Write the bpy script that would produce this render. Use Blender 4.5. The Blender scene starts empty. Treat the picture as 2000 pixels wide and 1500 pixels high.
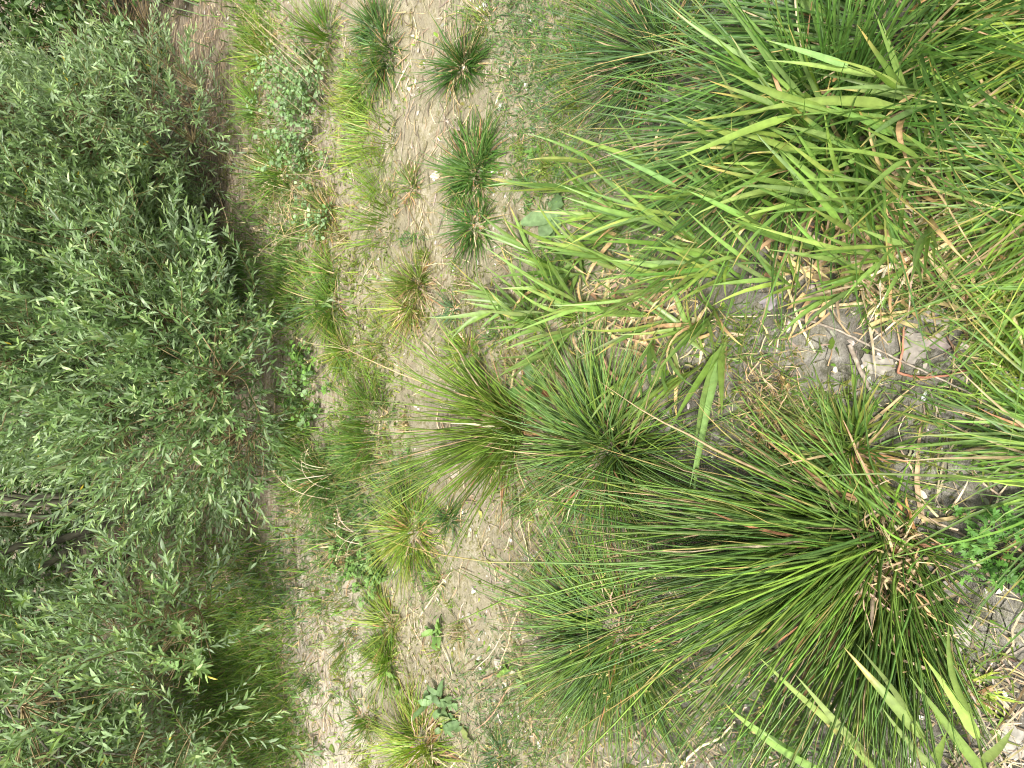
import bpy, math, random
import numpy as np
from mathutils import Matrix, Vector

R = math.radians
sc = bpy.context.scene
col = sc.collection

# ------------------------------------------------------------------ camera
CAM_H, PITCH, TANH = 1.60, R(45), 0.74          # phone held sideways: picture left is "up"
cp, sp_ = math.cos(PITCH), math.sin(PITCH)
cam = bpy.data.cameras.new('camera'); cam_o = bpy.data.objects.new('camera', cam); col.objects.link(cam_o)
cam.sensor_width = 36; cam.lens = 18 / TANH; cam.clip_start = 0.02; cam.clip_end = 1500
f = Vector((0, cp, -sp_)); u = Vector((0, sp_, cp)); r = Vector((1, 0, 0))
cam_o.matrix_world = Matrix(((-u.x, r.x, -f.x, 0), (-u.y, r.y, -f.y, 0), (-u.z, r.z, -f.z, CAM_H), (0, 0, 0, 1)))
sc.camera = cam_o

# ------------------------------------------------------------------ light: bright, thinly clouded day
SUN_EL, SUN_AZ = R(58), R(200)                  # azimuth clockwise from +Y
w = bpy.data.worlds.new('World'); sc.world = w; w.use_nodes = True
nt = w.node_tree; bg = nt.nodes['Background']
sky = nt.nodes.new('ShaderNodeTexSky'); sky.sky_type = 'NISHITA'; sky.sun_disc = False
sky.sun_elevation = SUN_EL; sky.sun_rotation = SUN_AZ; sky.dust_density = 4.0; sky.air_density = 1.0
hs = nt.nodes.new('ShaderNodeHueSaturation'); hs.inputs['Saturation'].default_value = 0.30
nt.links.new(sky.outputs[0], hs.inputs['Color']); nt.links.new(hs.outputs[0], bg.inputs['Color'])
bg.inputs['Strength'].default_value = 0.15
sd = bpy.data.lights.new('sun', 'SUN'); sd.energy = 3.5; sd.angle = R(7); sd.color = (1.0, 0.96, 0.88)
sun = bpy.data.objects.new('sun', sd); col.objects.link(sun)
sdir = Vector((math.sin(SUN_AZ) * math.cos(SUN_EL), math.cos(SUN_AZ) * math.cos(SUN_EL), math.sin(SUN_EL)))
sun.rotation_euler = sdir.to_track_quat('Z', 'Y').to_euler(); sun.location = (0, 0, 8)
sc.view_settings.view_transform = 'Standard'; sc.view_settings.look = 'None'
sc.view_settings.gamma = 1; sc.view_settings.use_curve_mapping = False
sc.view_settings.exposure = 0.84
cy = sc.cycles
cy.max_bounces = 6; cy.diffuse_bounces = 3; cy.glossy_bounces = 2; cy.transmission_bounces = 4; cy.transparent_max_bounces = 4
cy.use_denoising = True; cy.pixel_filter_type = 'BLACKMAN_HARRIS'; cy.filter_width = 1.1; cy.caustics_reflective = False; cy.caustics_refractive = False

# ------------------------------------------------------------------ numbers
rg = np.random.default_rng(11)
random.seed(5)
_T = np.random.default_rng(3).random((256, 256))
def vn(x, y, s=0):
    x = np.asarray(x, float) + 37.3 * s; y = np.asarray(y, float) + 91.7 * s
    xi = np.floor(x).astype(int); yi = np.floor(y).astype(int); fx = x - xi; fy = y - yi
    fx = fx * fx * (3 - 2 * fx); fy = fy * fy * (3 - 2 * fy)
    a = _T[xi % 256, yi % 256]; b = _T[(xi + 1) % 256, yi % 256]; c = _T[xi % 256, (yi + 1) % 256]; d = _T[(xi + 1) % 256, (yi + 1) % 256]
    return (a + (b - a) * fx) * (1 - fy) + (c + (d - c) * fx) * fy
def gz(x, y):
    x = np.asarray(x, float); y = np.asarray(y, float)
    return (vn(x * .9, y * .9, 1) - .5) * .07 + (vn(x * 4, y * 4, 2) - .5) * .022 + (vn(x * 11, y * 11, 3) - .5) * .015 + (vn(x * 24, y * 24, 4) - .5) * .010 \
        + (vn(x * .05, y * .05, 9) - .5) * np.clip((np.hypot(x, y) - 15) / 20, 0, 1) * 1.5
FPX = 1000 / TANH
def gxy(px, py):
    """a spot of the flat ground as seen at photo pixel (px, py)"""
    k = -(np.asarray(px, float) - 1000) / FPX
    Y = CAM_H * (sp_ + k * cp) / (cp * 1 - k * sp_) if False else CAM_H * (cp + k * sp_) / (sp_ - k * cp)
    d = Y * cp + CAM_H * sp_
    X = (750 - np.asarray(py, float)) * d / FPX
    return X, Y
def gp(px, py):
    X, Y = gxy(px, py)
    return np.array([float(X), float(Y), float(gz(X, Y))])

# ------------------------------------------------------------------ materials
def nodes(name):
    m = bpy.data.materials.new(name); m.use_nodes = True
    n = m.node_tree.nodes; n.clear(); return m, m.node_tree, n
def leaf_mat(name, trans=0.35, rough=0.45, spec=0.4, under=None, spots=0.25):
    m, t, n = nodes(name)
    at = n.new('ShaderNodeAttribute'); at.attribute_name = 'Col'
    no = n.new('ShaderNodeTexNoise'); no.inputs['Scale'].default_value = 60; no.inputs['Detail'].default_value = 3
    ge = n.new('ShaderNodeNewGeometry'); t.links.new(ge.outputs['Position'], no.inputs['Vector'])
    mr = n.new('ShaderNodeMapRange'); mr.inputs[1].default_value = .3; mr.inputs[2].default_value = .7
    mr.inputs[3].default_value = 1 - spots; mr.inputs[4].default_value = 1 + spots
    t.links.new(no.outputs[0], mr.inputs[0])
    mu = n.new('ShaderNodeVectorMath'); mu.operation = 'SCALE'; t.links.new(at.outputs['Color'], mu.inputs[0]); t.links.new(mr.outputs[0], mu.inputs['Scale'])
    c = mu.outputs[0]
    if under:
        mx = n.new('ShaderNodeMix'); mx.data_type = 'RGBA'; mx.inputs['B'].default_value = (*under, 1)
        fm = n.new('ShaderNodeMath'); fm.operation = 'MULTIPLY'; fm.inputs[1].default_value = .75
        t.links.new(ge.outputs['Backfacing'], fm.inputs[0]); t.links.new(fm.outputs[0], mx.inputs['Factor']); t.links.new(c, mx.inputs['A']); c = mx.outputs['Result']
    pr = n.new('ShaderNodeBsdfPrincipled'); pr.inputs['Roughness'].default_value = rough; pr.inputs['Specular IOR Level'].default_value = spec
    t.links.new(c, pr.inputs['Base Color'])
    tr = n.new('ShaderNodeBsdfTranslucent')
    yl = n.new('ShaderNodeVectorMath'); yl.operation = 'MULTIPLY'; yl.inputs[1].default_value = (1.25, 1.35, .55); t.links.new(c, yl.inputs[0]); t.links.new(yl.outputs[0], tr.inputs[0])
    mi = n.new('ShaderNodeMixShader'); mi.inputs[0].default_value = trans
    t.links.new(pr.outputs[0], mi.inputs[1]); t.links.new(tr.outputs[0], mi.inputs[2])
    o = n.new('ShaderNodeOutputMaterial'); t.links.new(mi.outputs[0], o.inputs[0])
    return m
M_RUSH = leaf_mat('rush_blade', .15, .42, .45)
M_GRASS = leaf_mat('grass_blade', .35, .45, .4)
M_REED = leaf_mat('reed_leaf', .35, .38, .45, spots=.18)
M_HERB = leaf_mat('herb_leaf', .3, .5, .35)
M_WILLOW = leaf_mat('willow_leaf', .28, .42, .45, under=(.29, .38, .24))
M_HEDGE = leaf_mat('hedge_leaf', .25, .5, .35)
M_DRY = leaf_mat('dry_straw', .12, .75, .15, spots=.35)
def bark_mat(name, a, b, scale=30):
    m, t, n = nodes(name)
    tc = n.new('ShaderNodeTexCoord'); mp = n.new('ShaderNodeMapping'); mp.inputs['Scale'].default_value = (1, 1, .25)
    no = n.new('ShaderNodeTexNoise'); no.inputs['Scale'].default_value = scale; no.inputs['Detail'].default_value = 8
    t.links.new(tc.outputs['Object'], mp.inputs[0]); t.links.new(mp.outputs[0], no.inputs['Vector'])
    cr = n.new('ShaderNodeValToRGB'); cr.color_ramp.elements[0].position = .35; cr.color_ramp.elements[1].position = .65
    cr.color_ramp.elements[0].color = (*a, 1); cr.color_ramp.elements[1].color = (*b, 1); t.links.new(no.outputs[0], cr.inputs[0])
    bp = n.new('ShaderNodeBump'); bp.inputs['Strength'].default_value = .6; bp.inputs['Distance'].default_value = .004; t.links.new(no.outputs[0], bp.inputs['Height'])
    pr = n.new('ShaderNodeBsdfPrincipled'); pr.inputs['Roughness'].default_value = .85; t.links.new(cr.outputs[0], pr.inputs['Base Color']); t.links.new(bp.outputs[0], pr.inputs['Normal'])
    o = n.new('ShaderNodeOutputMaterial'); t.links.new(pr.outputs[0], o.inputs[0]); return m
M_BARK = bark_mat('willow_bark', (.05, .045, .03), (.16, .15, .105), 45)
M_TWIG = bark_mat('twig_bark', (.14, .09, .045), (.34, .27, .13), 60)
M_DEADWOOD = bark_mat('dead_wood', (.20, .16, .12), (.42, .36, .29), 60)
M_REDSTEM = bark_mat('red_stem', (.26, .10, .06), (.42, .20, .12), 50)
M_ROOT = bark_mat('dead_root', (.06, .03, .02), (.16, .09, .06), 60)
M_PALE = leaf_mat('litter_leaf', .05, .8, .2, spots=.3)

def ground_mat():
    m, t, n = nodes('river_silt'); L = t.links.new
    ge = n.new('ShaderNodeNewGeometry'); P = ge.outputs['Position']
    def noise(s, d=6, rough=.6, vec=P, dist=0):
        x = n.new('ShaderNodeTexNoise'); x.inputs['Scale'].default_value = s; x.inputs['Detail'].default_value = d
        x.inputs['Roughness'].default_value = rough; x.inputs['Distortion'].default_value = dist; L(vec, x.inputs['Vector']); return x.outputs[0]
    def ramp(v, a, b, lo=0., hi=1.):
        x = n.new('ShaderNodeMapRange'); x.interpolation_type = 'SMOOTHSTEP'; x.inputs[1].default_value = a; x.inputs[2].default_value = b; x.inputs[3].default_value = lo; x.inputs[4].default_value = hi
        L(v, x.inputs[0]); return x.outputs[0]
    def mix(fa, a, b, mode='MIX'):
        x = n.new('ShaderNodeMix'); x.data_type = 'RGBA'; x.blend_type = mode
        for k, v in (('Factor', fa), ('A', a), ('B', b)):
            if isinstance(v, (tuple, float, int)): x.inputs[k].default_value = (*v, 1) if isinstance(v, tuple) else v
            else: L(v, x.inputs[k])
        return x.outputs['Result']
    def math_(op, a, b):
        x = n.new('ShaderNodeMath'); x.operation = op
        for i, v in enumerate((a, b)):
            if isinstance(v, (float, int)): x.inputs[i].default_value = v
            else: L(v, x.inputs[i])
        return x.outputs[0]
    sx = n.new('ShaderNodeSeparateXYZ'); L(P, sx.inputs[0]); Y = sx.outputs[1]; X = sx.outputs[0]
    mp = n.new('ShaderNodeMapping'); mp.inputs['Scale'].default_value = (.30, 1.6, 1); L(P, mp.inputs[0]); combed = mp.outputs[0]
    n1 = noise(2.2); n2 = noise(9, 8, .7); n3 = noise(45, 8, .75); n4 = noise(30, 8, .8, combed); n5 = noise(160, 4, .7)
    tan = mix(ramp(n2, .35, .65), (.315, .275, .185), (.475, .42, .30))
    grey = mix(ramp(n2, .38, .62), (.19, .175, .145), (.40, .375, .33))
    Yw = math_('ADD', Y, math_('MULTIPLY', math_('SUBTRACT', n1, .5), .8))
    near = ramp(Yw, .95, 1.30, 1, 0)
    base = mix(near, tan, grey)
    moss = (.20, .185, .065)
    band = math_('MULTIPLY', ramp(Yw, 1.35, 1.6), ramp(Yw, 2.1, 2.35, 1, 0))
    mossf = math_('MULTIPLY', ramp(n3, .42, .62), ramp(n2, .38, .60))
    mossf = math_('MULTIPLY', mossf, math_('ADD', .55, math_('MULTIPLY', band, .4)))
    base = mix(mossf, base, moss)
    dk = math_('MULTIPLY', near, ramp(noise(14, 8, .75), .50, .60)); base = mix(math_('MULTIPLY', dk, .8), base, (.085, .085, .05))
    far = ramp(Yw, 2.4, 2.8); litter = mix(ramp(n4, .38, .62), (.24, .18, .125), (.52, .45, .36))
    base = mix(math_('MULTIPLY', far, .8), base, litter)
    und = ramp(Yw, 3.3, 3.9); base = mix(math_('MULTIPLY', und, .8), base, mix(ramp(n4, .4, .6), (.09, .07, .045), (.29, .235, .16)))
    sand = math_('MULTIPLY', math_('MULTIPLY', ramp(Yw, 2.25, 2.5), ramp(Yw, 3.0, 3.25, 1, 0)), ramp(X, -1.0, -.55, 1, 0))
    base = mix(math_('MULTIPLY', sand, .75), base, mix(ramp(n4, .35, .6), (.42, .35, .27), (.66, .60, .50)))
    base = mix(math_('MULTIPLY', ramp(n5, .60, .72), .55), base, (.58, .55, .48))
    base = mix(math_('MULTIPLY', ramp(n5, .38, .28), .6), base, (.09, .075, .05))
    vo = n.new('ShaderNodeTexVoronoi'); vo.feature = 'DISTANCE_TO_EDGE'; vo.inputs['Scale'].default_value = 16
    wv = n.new('ShaderNodeVectorMath'); wv.operation = 'ADD'; L(P, wv.inputs[0])
    nn = n.new('ShaderNodeTexNoise'); nn.inputs['Scale'].default_value = 12; nn.inputs['Detail'].default_value = 5
    sc_ = n.new('ShaderNodeVectorMath'); sc_.operation = 'SCALE'; sc_.inputs['Scale'].default_value = .09; L(nn.outputs['Color'], sc_.inputs[0]); L(sc_.outputs[0], wv.inputs[1]); L(wv.outputs[0], vo.inputs['Vector'])
    crack = ramp(vo.outputs['Distance'], .0, .035, 1, 0)
    crack = math_('MULTIPLY', crack, math_('MULTIPLY', near, ramp(n2, .45, .6)))
    base = mix(math_('MULTIPLY', crack, .6), base, (.07, .06, .045))
    h = math_('ADD', math_('MULTIPLY', n2, .5), math_('ADD', math_('MULTIPLY', n3, .6), math_('ADD', math_('MULTIPLY', n4, .45), math_('MULTIPLY', n5, .25))))
    h = math_('SUBTRACT', h, math_('MULTIPLY', crack, .35))
    bp = n.new('ShaderNodeBump'); bp.inputs['Strength'].default_value = 1.0; bp.inputs['Distance'].default_value = .022; L(h, bp.inputs['Height'])
    pr = n.new('ShaderNodeBsdfPrincipled'); pr.inputs['Roughness'].default_value = .9; pr.inputs['Specular IOR Level'].default_value = .2
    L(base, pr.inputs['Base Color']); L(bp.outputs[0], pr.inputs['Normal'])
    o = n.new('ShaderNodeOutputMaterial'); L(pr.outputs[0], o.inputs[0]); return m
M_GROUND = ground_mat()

# ------------------------------------------------------------------ mesh building
def mesh_from(name, V, F, C, mat):
    """V (n,3); F list of index arrays of shape (m,3) or (m,4); C (n,3) base colours or None"""
    me = bpy.data.meshes.new(name); V = np.asarray(V, np.float32)
    F = [np.asarray(x, np.int32) for x in F if len(x)]
    nl = sum(x.size for x in F); npoly = sum(len(x) for x in F)
    me.vertices.add(len(V)); me.vertices.foreach_set('co', V.ravel())
    me.loops.add(nl); me.polygons.add(npoly)
    me.loops.foreach_set('vertex_index', np.concatenate([x.ravel() for x in F]))
    cnt = np.concatenate([np.full(len(x), x.shape[1], np.int32) for x in F])
    st = np.zeros(npoly, np.int32); st[1:] = np.cumsum(cnt)[:-1]
    me.polygons.foreach_set('loop_start', st)
    try: me.polygons.foreach_set('loop_total', cnt)
    except Exception: pass
    me.polygons.foreach_set('use_smooth', np.ones(npoly, bool))
    if C is not None:
        a = me.attributes.new('Col', 'FLOAT_COLOR', 'POINT')
        c4 = np.ones((len(V), 4), np.float32); c4[:, :3] = C; a.data.foreach_set('color', c4.ravel())
    me.materials.append(mat); me.update(calc_edges=True)
    return me
def link(name, me, parent=None, kind=None):
    o = bpy.data.objects.new(name, me); col.objects.link(o)
    if parent is not None: o.parent = parent
    if kind: o['kind'] = kind
    return o
def tag(o, label, cat, group=None, kind=None):
    o['label'] = label; o['category'] = cat
    if group: o['group'] = group
    if kind: o['kind'] = kind
    return o
def empty(name, loc, label, cat, group=None):
    o = bpy.data.objects.new(name, None); o.empty_display_size = .05; col.objects.link(o); o.location = loc
    return tag(o, label, cat, group)
class Acc:
    def __init__(s): s.V = []; s.F = []; s.C = []; s.n = 0
    def add(s, V, F, C):
        V = np.asarray(V, float).reshape(-1, 3); s.V.append(V)
        s.F += [np.asarray(x) + s.n for x in F]; s.C.append(np.broadcast_to(np.asarray(C, float).reshape(-1, 3), V.shape)); s.n += len(V)
    def build(s, name, mat, parent=None, kind=None, off=None):
        if not s.n: return None
        V = np.concatenate(s.V)
        if off is not None: V = V - np.asarray(off)
        F3 = [x for x in s.F if x.shape[1] == 3]; F4 = [x for x in s.F if x.shape[1] == 4]
        F = ([np.concatenate(F3)] if F3 else []) + ([np.concatenate(F4)] if F4 else [])
        return link(name, mesh_from(name, V, F, np.concatenate(s.C), mat), parent, kind)

def nrm(v): return v / np.maximum(np.linalg.norm(v, axis=-1, keepdims=True), 1e-9)
def tangents(P):
    T = np.empty_like(P); T[:, 1:-1] = P[:, 2:] - P[:, :-2]; T[:, 0] = P[:, 1] - P[:, 0]; T[:, -1] = P[:, -1] - P[:, -2]; return nrm(T)
def strips(P, W, side, C, fold=.25, flat=False):
    """P (N,K,3) midlines, W (N,K) half widths, side (N,3 or N,K,3); returns per-strip arrays"""
    N, K, _ = P.shape; T = tangents(P)
    if side.ndim == 2: side = np.repeat(side[:, None], K, 1)
    S = nrm(side - (side * T).sum(-1, keepdims=True) * T); Nn = np.cross(S, T)
    if flat:
        V = np.stack([P - S * W[..., None], P + S * W[..., None]], 2); c = 2
    else:
        V = np.stack([P - S * W[..., None] + Nn * (W * fold)[..., None], P, P + S * W[..., None] + Nn * (W * fold)[..., None]], 2); c = 3
    base = np.arange(K - 1)[:, None] * c + np.arange(c - 1)[None]
    q = np.stack([base, base + 1, base + c + 1, base + c], -1).reshape(-1, 4)
    CC = np.repeat(C, c, axis=1).reshape(N, K * c, 3)
    if not flat: CC = CC.copy(); CC[:, 1::3] *= 1.16
    return V.reshape(N, K * c, 3), q, CC
def tubes(P, W, C, sides=3):
    N, K, _ = P.shape; T = tangents(P)
    ref = np.where(np.abs(T[:, :1, 2:3]) > .9, np.array([1., 0, 0]), np.array([0, 0, 1.])); ref = np.repeat(ref, K, 1)
    A = nrm(np.cross(T, ref)); B = np.cross(T, A)
    an = np.arange(sides) * 2 * math.pi / sides
    V = P[:, :, None] + (A[:, :, None] * np.cos(an)[:, None] + B[:, :, None] * np.sin(an)[:, None]) * W[:, :, None, None]
    i = np.arange(sides); j = (i + 1) % sides; base = np.arange(K - 1)[:, None] * sides
    q = np.stack([base + i, base + j, base + sides + j, base + sides + i], -1).reshape(-1, 4)
    return V.reshape(N, K * sides, 3), q, np.repeat(C, sides, axis=1).reshape(N, K * sides, 3)
def many(V, q, C, acc):
    N, m, _ = V.shape
    F = (q[None] + (np.arange(N) * m)[:, None, None]).reshape(-1, q.shape[1])
    acc.add(V.reshape(-1, 3), [F], C.reshape(-1, 3))

def curves(base, az, el, length, bend, K=7, pw=1.3, twist=.0, kink=0.0, g=rg):
    """blades: direction starts at azimuth az / elevation el, bends over by `bend` radians along the length"""
    N = len(az); s = np.linspace(0, 1, K)
    E = el[:, None] - bend[:, None] * s[None] ** pw
    A = az[:, None] + twist * (g.standard_normal(N))[:, None] * s[None] + kink * g.standard_normal((N, K))
    E = E + kink * .6 * g.standard_normal((N, K))
    E = np.maximum(E, -1.35)
    D = np.stack([np.sin(A) * np.cos(E), np.cos(A) * np.cos(E), np.sin(E)], -1)
    st = D[:, :-1] * (length / (K - 1))[:, None, None]
    P = np.concatenate([np.zeros((N, 1, 3)), np.cumsum(st, 1)], 1) + base[:, None]
    zg = gz(P[..., 0], P[..., 1]) + .004 + .006 * g.random((N, 1))
    P[..., 2] = np.maximum(P[..., 2], zg)
    return P
def cols(pal, N, K, g=rg, var=.18, tip=None, tipp=.3, dryp=0, dry=(.42, .31, .17)):
    pal = np.array(pal, float); i = g.integers(0, len(pal), N); j = g.integers(0, len(pal), N); t = g.random((N, 1))
    c = pal[i] * (1 - t) + pal[j] * t; c = c * np.exp(g.standard_normal((N, 1)) * var); c = c * (1 + g.standard_normal((N, 3)) * .05)
    C = np.repeat(c[:, None], K, 1)
    if tip is not None:
        s = np.linspace(0, 1, K); m = (g.random(N) < tipp)[:, None] * np.clip((s[None] - g.uniform(.55, .95, (N, 1))) * 6, 0, 1)
        C = C * (1 - m[..., None]) + np.array(tip) * m[..., None]
    if dryp:
        d = g.random(N) < dryp; C[d] = np.array(dry) * np.exp(g.standard_normal((d.sum(), 1, 1)) * .25)
    return np.clip(C, .005, .8)

DARK = [(.050, .115, .024), (.075, .150, .034), (.065, .14, .024)]
MID = [(.090, .180, .034), (.130, .230, .046), (.105, .195, .048)]
BRIGHT = [(.165, .275, .036), (.21, .32, .050), (.15, .26, .040)]
YEL = [(.26, .32, .045), (.20, .29, .040), (.30, .34, .065)]
BLUE = [(.080, .150, .065), (.110, .190, .090), (.10, .165, .058)]
OLIVE = [(.14, .175, .038), (.18, .20, .05), (.13, .17, .032)]
STRAW = [(.40, .31, .18), (.50, .41, .26), (.31, .22, .12), (.45, .36, .25)]
RUST = [(.36, .20, .09), (.42, .26, .12), (.27, .15, .07)]

def tussock(name, px, py, label, cat, n, rad, L, pal, wid=.0022, el=(35, 88), bend=(.3, 1.0), dead=.1, parts=0, tube=False,
            K=7, squash=1.0, lean=(0, 0), tip=(.38, .30, .10), tipp=.35, mat=None, group=None, kink=.03, seed=None, dryp=.03, deadcol=None, hair=0, az0=None, azs=None, pw=1.3, cut=None, thatch=0):
    g = np.random.default_rng(seed if seed is not None else int(px * 7 + py * 13))
    b = gp(px, py); root = empty(name, b, label, cat, group)
    mat = mat or (M_RUSH if tube else M_GRASS)
    def mk(n, Ls, elr, bendr, wd, radf=1.):
        ca = g.random(26) * 2 * math.pi; cr = np.sqrt(g.random(26)); ci = g.integers(0, 26, n); a = ca[ci] + g.normal(0, .30, n); rr = np.clip(cr[ci] + g.normal(0, .16, n), 0, 1.1)
        cb = (g.standard_normal(26) * .16)[ci]; cl = np.exp(g.standard_normal(26) * .13)[ci]
        bx = np.stack([np.sin(a) * rr * rad * radf * squash, np.cos(a) * rr * rad * radf], -1)
        az = a + g.standard_normal(n) * .42 + cb
        if az0 is not None: az = az0 + g.standard_normal(n) * azs
        e = R(elr[1]) - (R(elr[1]) - R(elr[0])) * np.clip(rr + g.standard_normal(n) * .22, 0, 1.1)
        dx = np.sin(az) * np.cos(e) + lean[0]; dy = np.cos(az) * np.cos(e) + lean[1]; az = np.arctan2(dx, dy); e = np.arctan2(np.sin(e), np.hypot(dx, dy))
        ln = Ls * cl * np.clip(g.normal(.80, .22, n), .25, 1.15)
        for ca_, ck in (cut or ()): ln = ln * (1 - ck * np.clip((np.cos(az - R(ca_)) + .35) / 1.35, 0, 1))
        X = b[0] + bx[:, 0]; Y = b[1] + bx[:, 1]
        base = np.stack([X, Y, gz(X, Y) - .003], -1)
        P = curves(base, az, e, ln, g.uniform(*bendr, n), K, pw, .25, kink, g)
        side = np.stack([np.cos(az + g.normal(0, .5, n)), -np.sin(az), np.zeros(n)], -1)
        s = np.linspace(0, 1, K); prof = np.clip((1 - s ** 2.2), .04, 1) * (.75 + .25 * np.minimum(1, s * 4))
        W = wd * .5 * g.uniform(.6, 1.25, (n, 1)) * prof[None]
        return P, W, side
    nd = int(n * dead)
    P, W, S = mk(n, L, el, bend, wid)
    C = cols(pal, n, K, g, .2, tip, tipp, dryp)
    V, q, CC = tubes(P, W, C) if tube else strips(P, W, S, C)
    order = np.argsort(-np.linalg.norm(P[:, -1] - P[:, 0], axis=1))
    V = V[order] - b; CC = CC[order]
    for i in range(min(parts, n)):
        link('blade', mesh_from('blade', V[i], [q], CC[i], mat), root)
    if n > parts:
        a = Acc(); many(V[parts:], q, CC[parts:], a); a.build('blades', mat, root, 'stuff')
    if nd:
        P, W, S = mk(nd, L * .65, (8, 60), (.5, 1.3), wid * 1.3, 1.1)
        C = cols(deadcol or (STRAW + RUST), nd, K, g, .2); V, q, CC = strips(P, W, S, C)
        a = Acc(); many(V - b, q, CC, a); a.build('dry_blades', M_DRY, root, 'stuff')
    if thatch:
        P, W, S = mk(thatch, L * .20, (5, 70), (.3, 1.6), wid * 1.5, 1.0)
        C = cols(STRAW + RUST, thatch, K, g, .22); V, q, CC = strips(P, W, S, C)
        a = Acc(); many(V - b, q, CC, a); a.build('thatch', M_DRY, root, 'stuff')
    if hair:
        P, W, S = mk(hair, L * .3, (20, 85), (.2, 1.2), wid * .9, 1.35)
        C = cols(pal, hair, K, g, .2, tip, .3); V, q, CC = strips(P, W, S, C)
        a = Acc(); many(V - b, q, CC, a); a.build('young_shoots', M_GRASS, root, 'stuff')
    return root, b, g

# ------------------------------------------------------------------ ground sheet
def axis(lo, hi, step, out):
    core = list(np.arange(lo, hi + 1e-6, step)); d = step; a = [lo]; b = [hi]
    while b[-1] < out: d *= 1.35; b.append(b[-1] + d)
    d = step
    while a[-1] > -out: d *= 1.35; a.append(a[-1] - d)
    return np.array(a[:0:-1] + core + b[1:])
gx = axis(-3.0, 3.0, .024, 300); gy = axis(0.0, 5.0, .024, 300)
GX, GY = np.meshgrid(gx, gy)
GV = np.stack([GX, GY, gz(GX, GY)], -1).reshape(-1, 3)
nx, ny = len(gx), len(gy); ii = (np.arange(ny - 1)[:, None] * nx + np.arange(nx - 1)[None]).ravel()
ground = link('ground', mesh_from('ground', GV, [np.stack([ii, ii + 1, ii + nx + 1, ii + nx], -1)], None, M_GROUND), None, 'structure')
ground['label'] = 'pale silty ground with moss, cracks and a worn strip crossing it'; ground['category'] = 'ground'

# ------------------------------------------------------------------ litter and ground cover (uncountable)
def scatter(n, x0, x1, y0, y1, mask=None, g=rg):
    out = []
    tot = 0
    while tot < n:
        x = g.uniform(x0, x1, n * 2); y = y0 + (y1 - y0) * g.random(n * 2) ** 1.15
        if mask is not None:
            k = g.random(n * 2) < mask(x, y); x = x[k]; y = y[k]
        out.append(np.stack([x, y], -1)); tot += len(x)
    return np.concatenate(out)[:n]
def band(y, a, b, s=.12): return np.clip((y - a) / s + .5, 0, 1) * np.clip((b - y) / s + .5, 0, 1)

def litter(name, n, L, wd, pal, mask, label, cat, comb=.45, K=4, z=.006, flat_mat=M_DRY, area=(-3.2, 3.2, .15, 6), lift=.10):
    p = scatter(n, *area, mask); a = np.where(rg.random(n) < .5, 0, math.pi) + math.pi / 2 + rg.standard_normal(n) * comb * (1.5 + 2.2 * (p[:, 1] < 1.5))
    base = np.stack([p[:, 0], p[:, 1], gz(p[:, 0], p[:, 1]) + z * rg.random(n)], -1)
    ln = L * np.exp(np.clip(rg.standard_normal(n) * .5, -1.2, .7)); s = np.linspace(0, 1, K)
    A = a[:, None] + np.cumsum(rg.standard_normal((n, K)) * .22, 1)
    D = np.stack([np.sin(A), np.cos(A), np.zeros_like(A)], -1) * (ln / (K - 1))[:, None, None]
    P = np.concatenate([np.zeros((n, 1, 3)), np.cumsum(D[:, :-1], 1)], 1) + base[:, None]
    P[..., 2] = gz(P[..., 0], P[..., 1]) + .002 + z * rg.random((n, 1)) + lift * ln[:, None] * rg.random((n, 1)) * s[None] * (rg.random((n, 1)) < .5)
    side = np.stack([np.cos(a), -np.sin(a), rg.normal(0, .4, n)], -1)
    W = wd * .5 * np.exp(np.clip(rg.standard_normal((n, 1)) * .4, -1, .5)) * np.array([.7] + [1] * (K - 2) + [.35])[None]
    C = cols(pal, n, K, rg, .3); V, q, CC = strips(P, W, side, C, flat=True)
    ac = Acc(); many(V, q, CC, ac); return tag(ac.build(name, flat_mat), label, cat, kind='stuff')
lm = lambda x, y: np.clip(.20 + .8 * (vn(x * 1.5, y * 4, 7) > .45) * 1.0, 0, 1) * (.50 + .50 * np.maximum(band(y, 2.2, 9, .3), band(y, -1, 1.45, .4))) 
litter('straw_litter', 52000, .045, .0026, STRAW + [(.36, .30, .24), (.30, .25, .2), (.20, .15, .10), (.16, .12, .08)], lm, 'flattened straw bits strewn all over the silty ground', 'straw litter')
litter('long_straw', 2600, .16, .0032, STRAW, lm, 'long flattened dry grass stalks lying across the silt', 'straw litter', .5, 6)
litter('brown_leaf_litter', 5000, .06, .0035, [(.19, .14, .085), (.29, .22, .14), (.14, .10, .06)], lambda x, y: band(y, 3.0, 9, .5) * .9 + .04, 'brown decayed litter lying under the willow shrubs', 'leaf litter')
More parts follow.
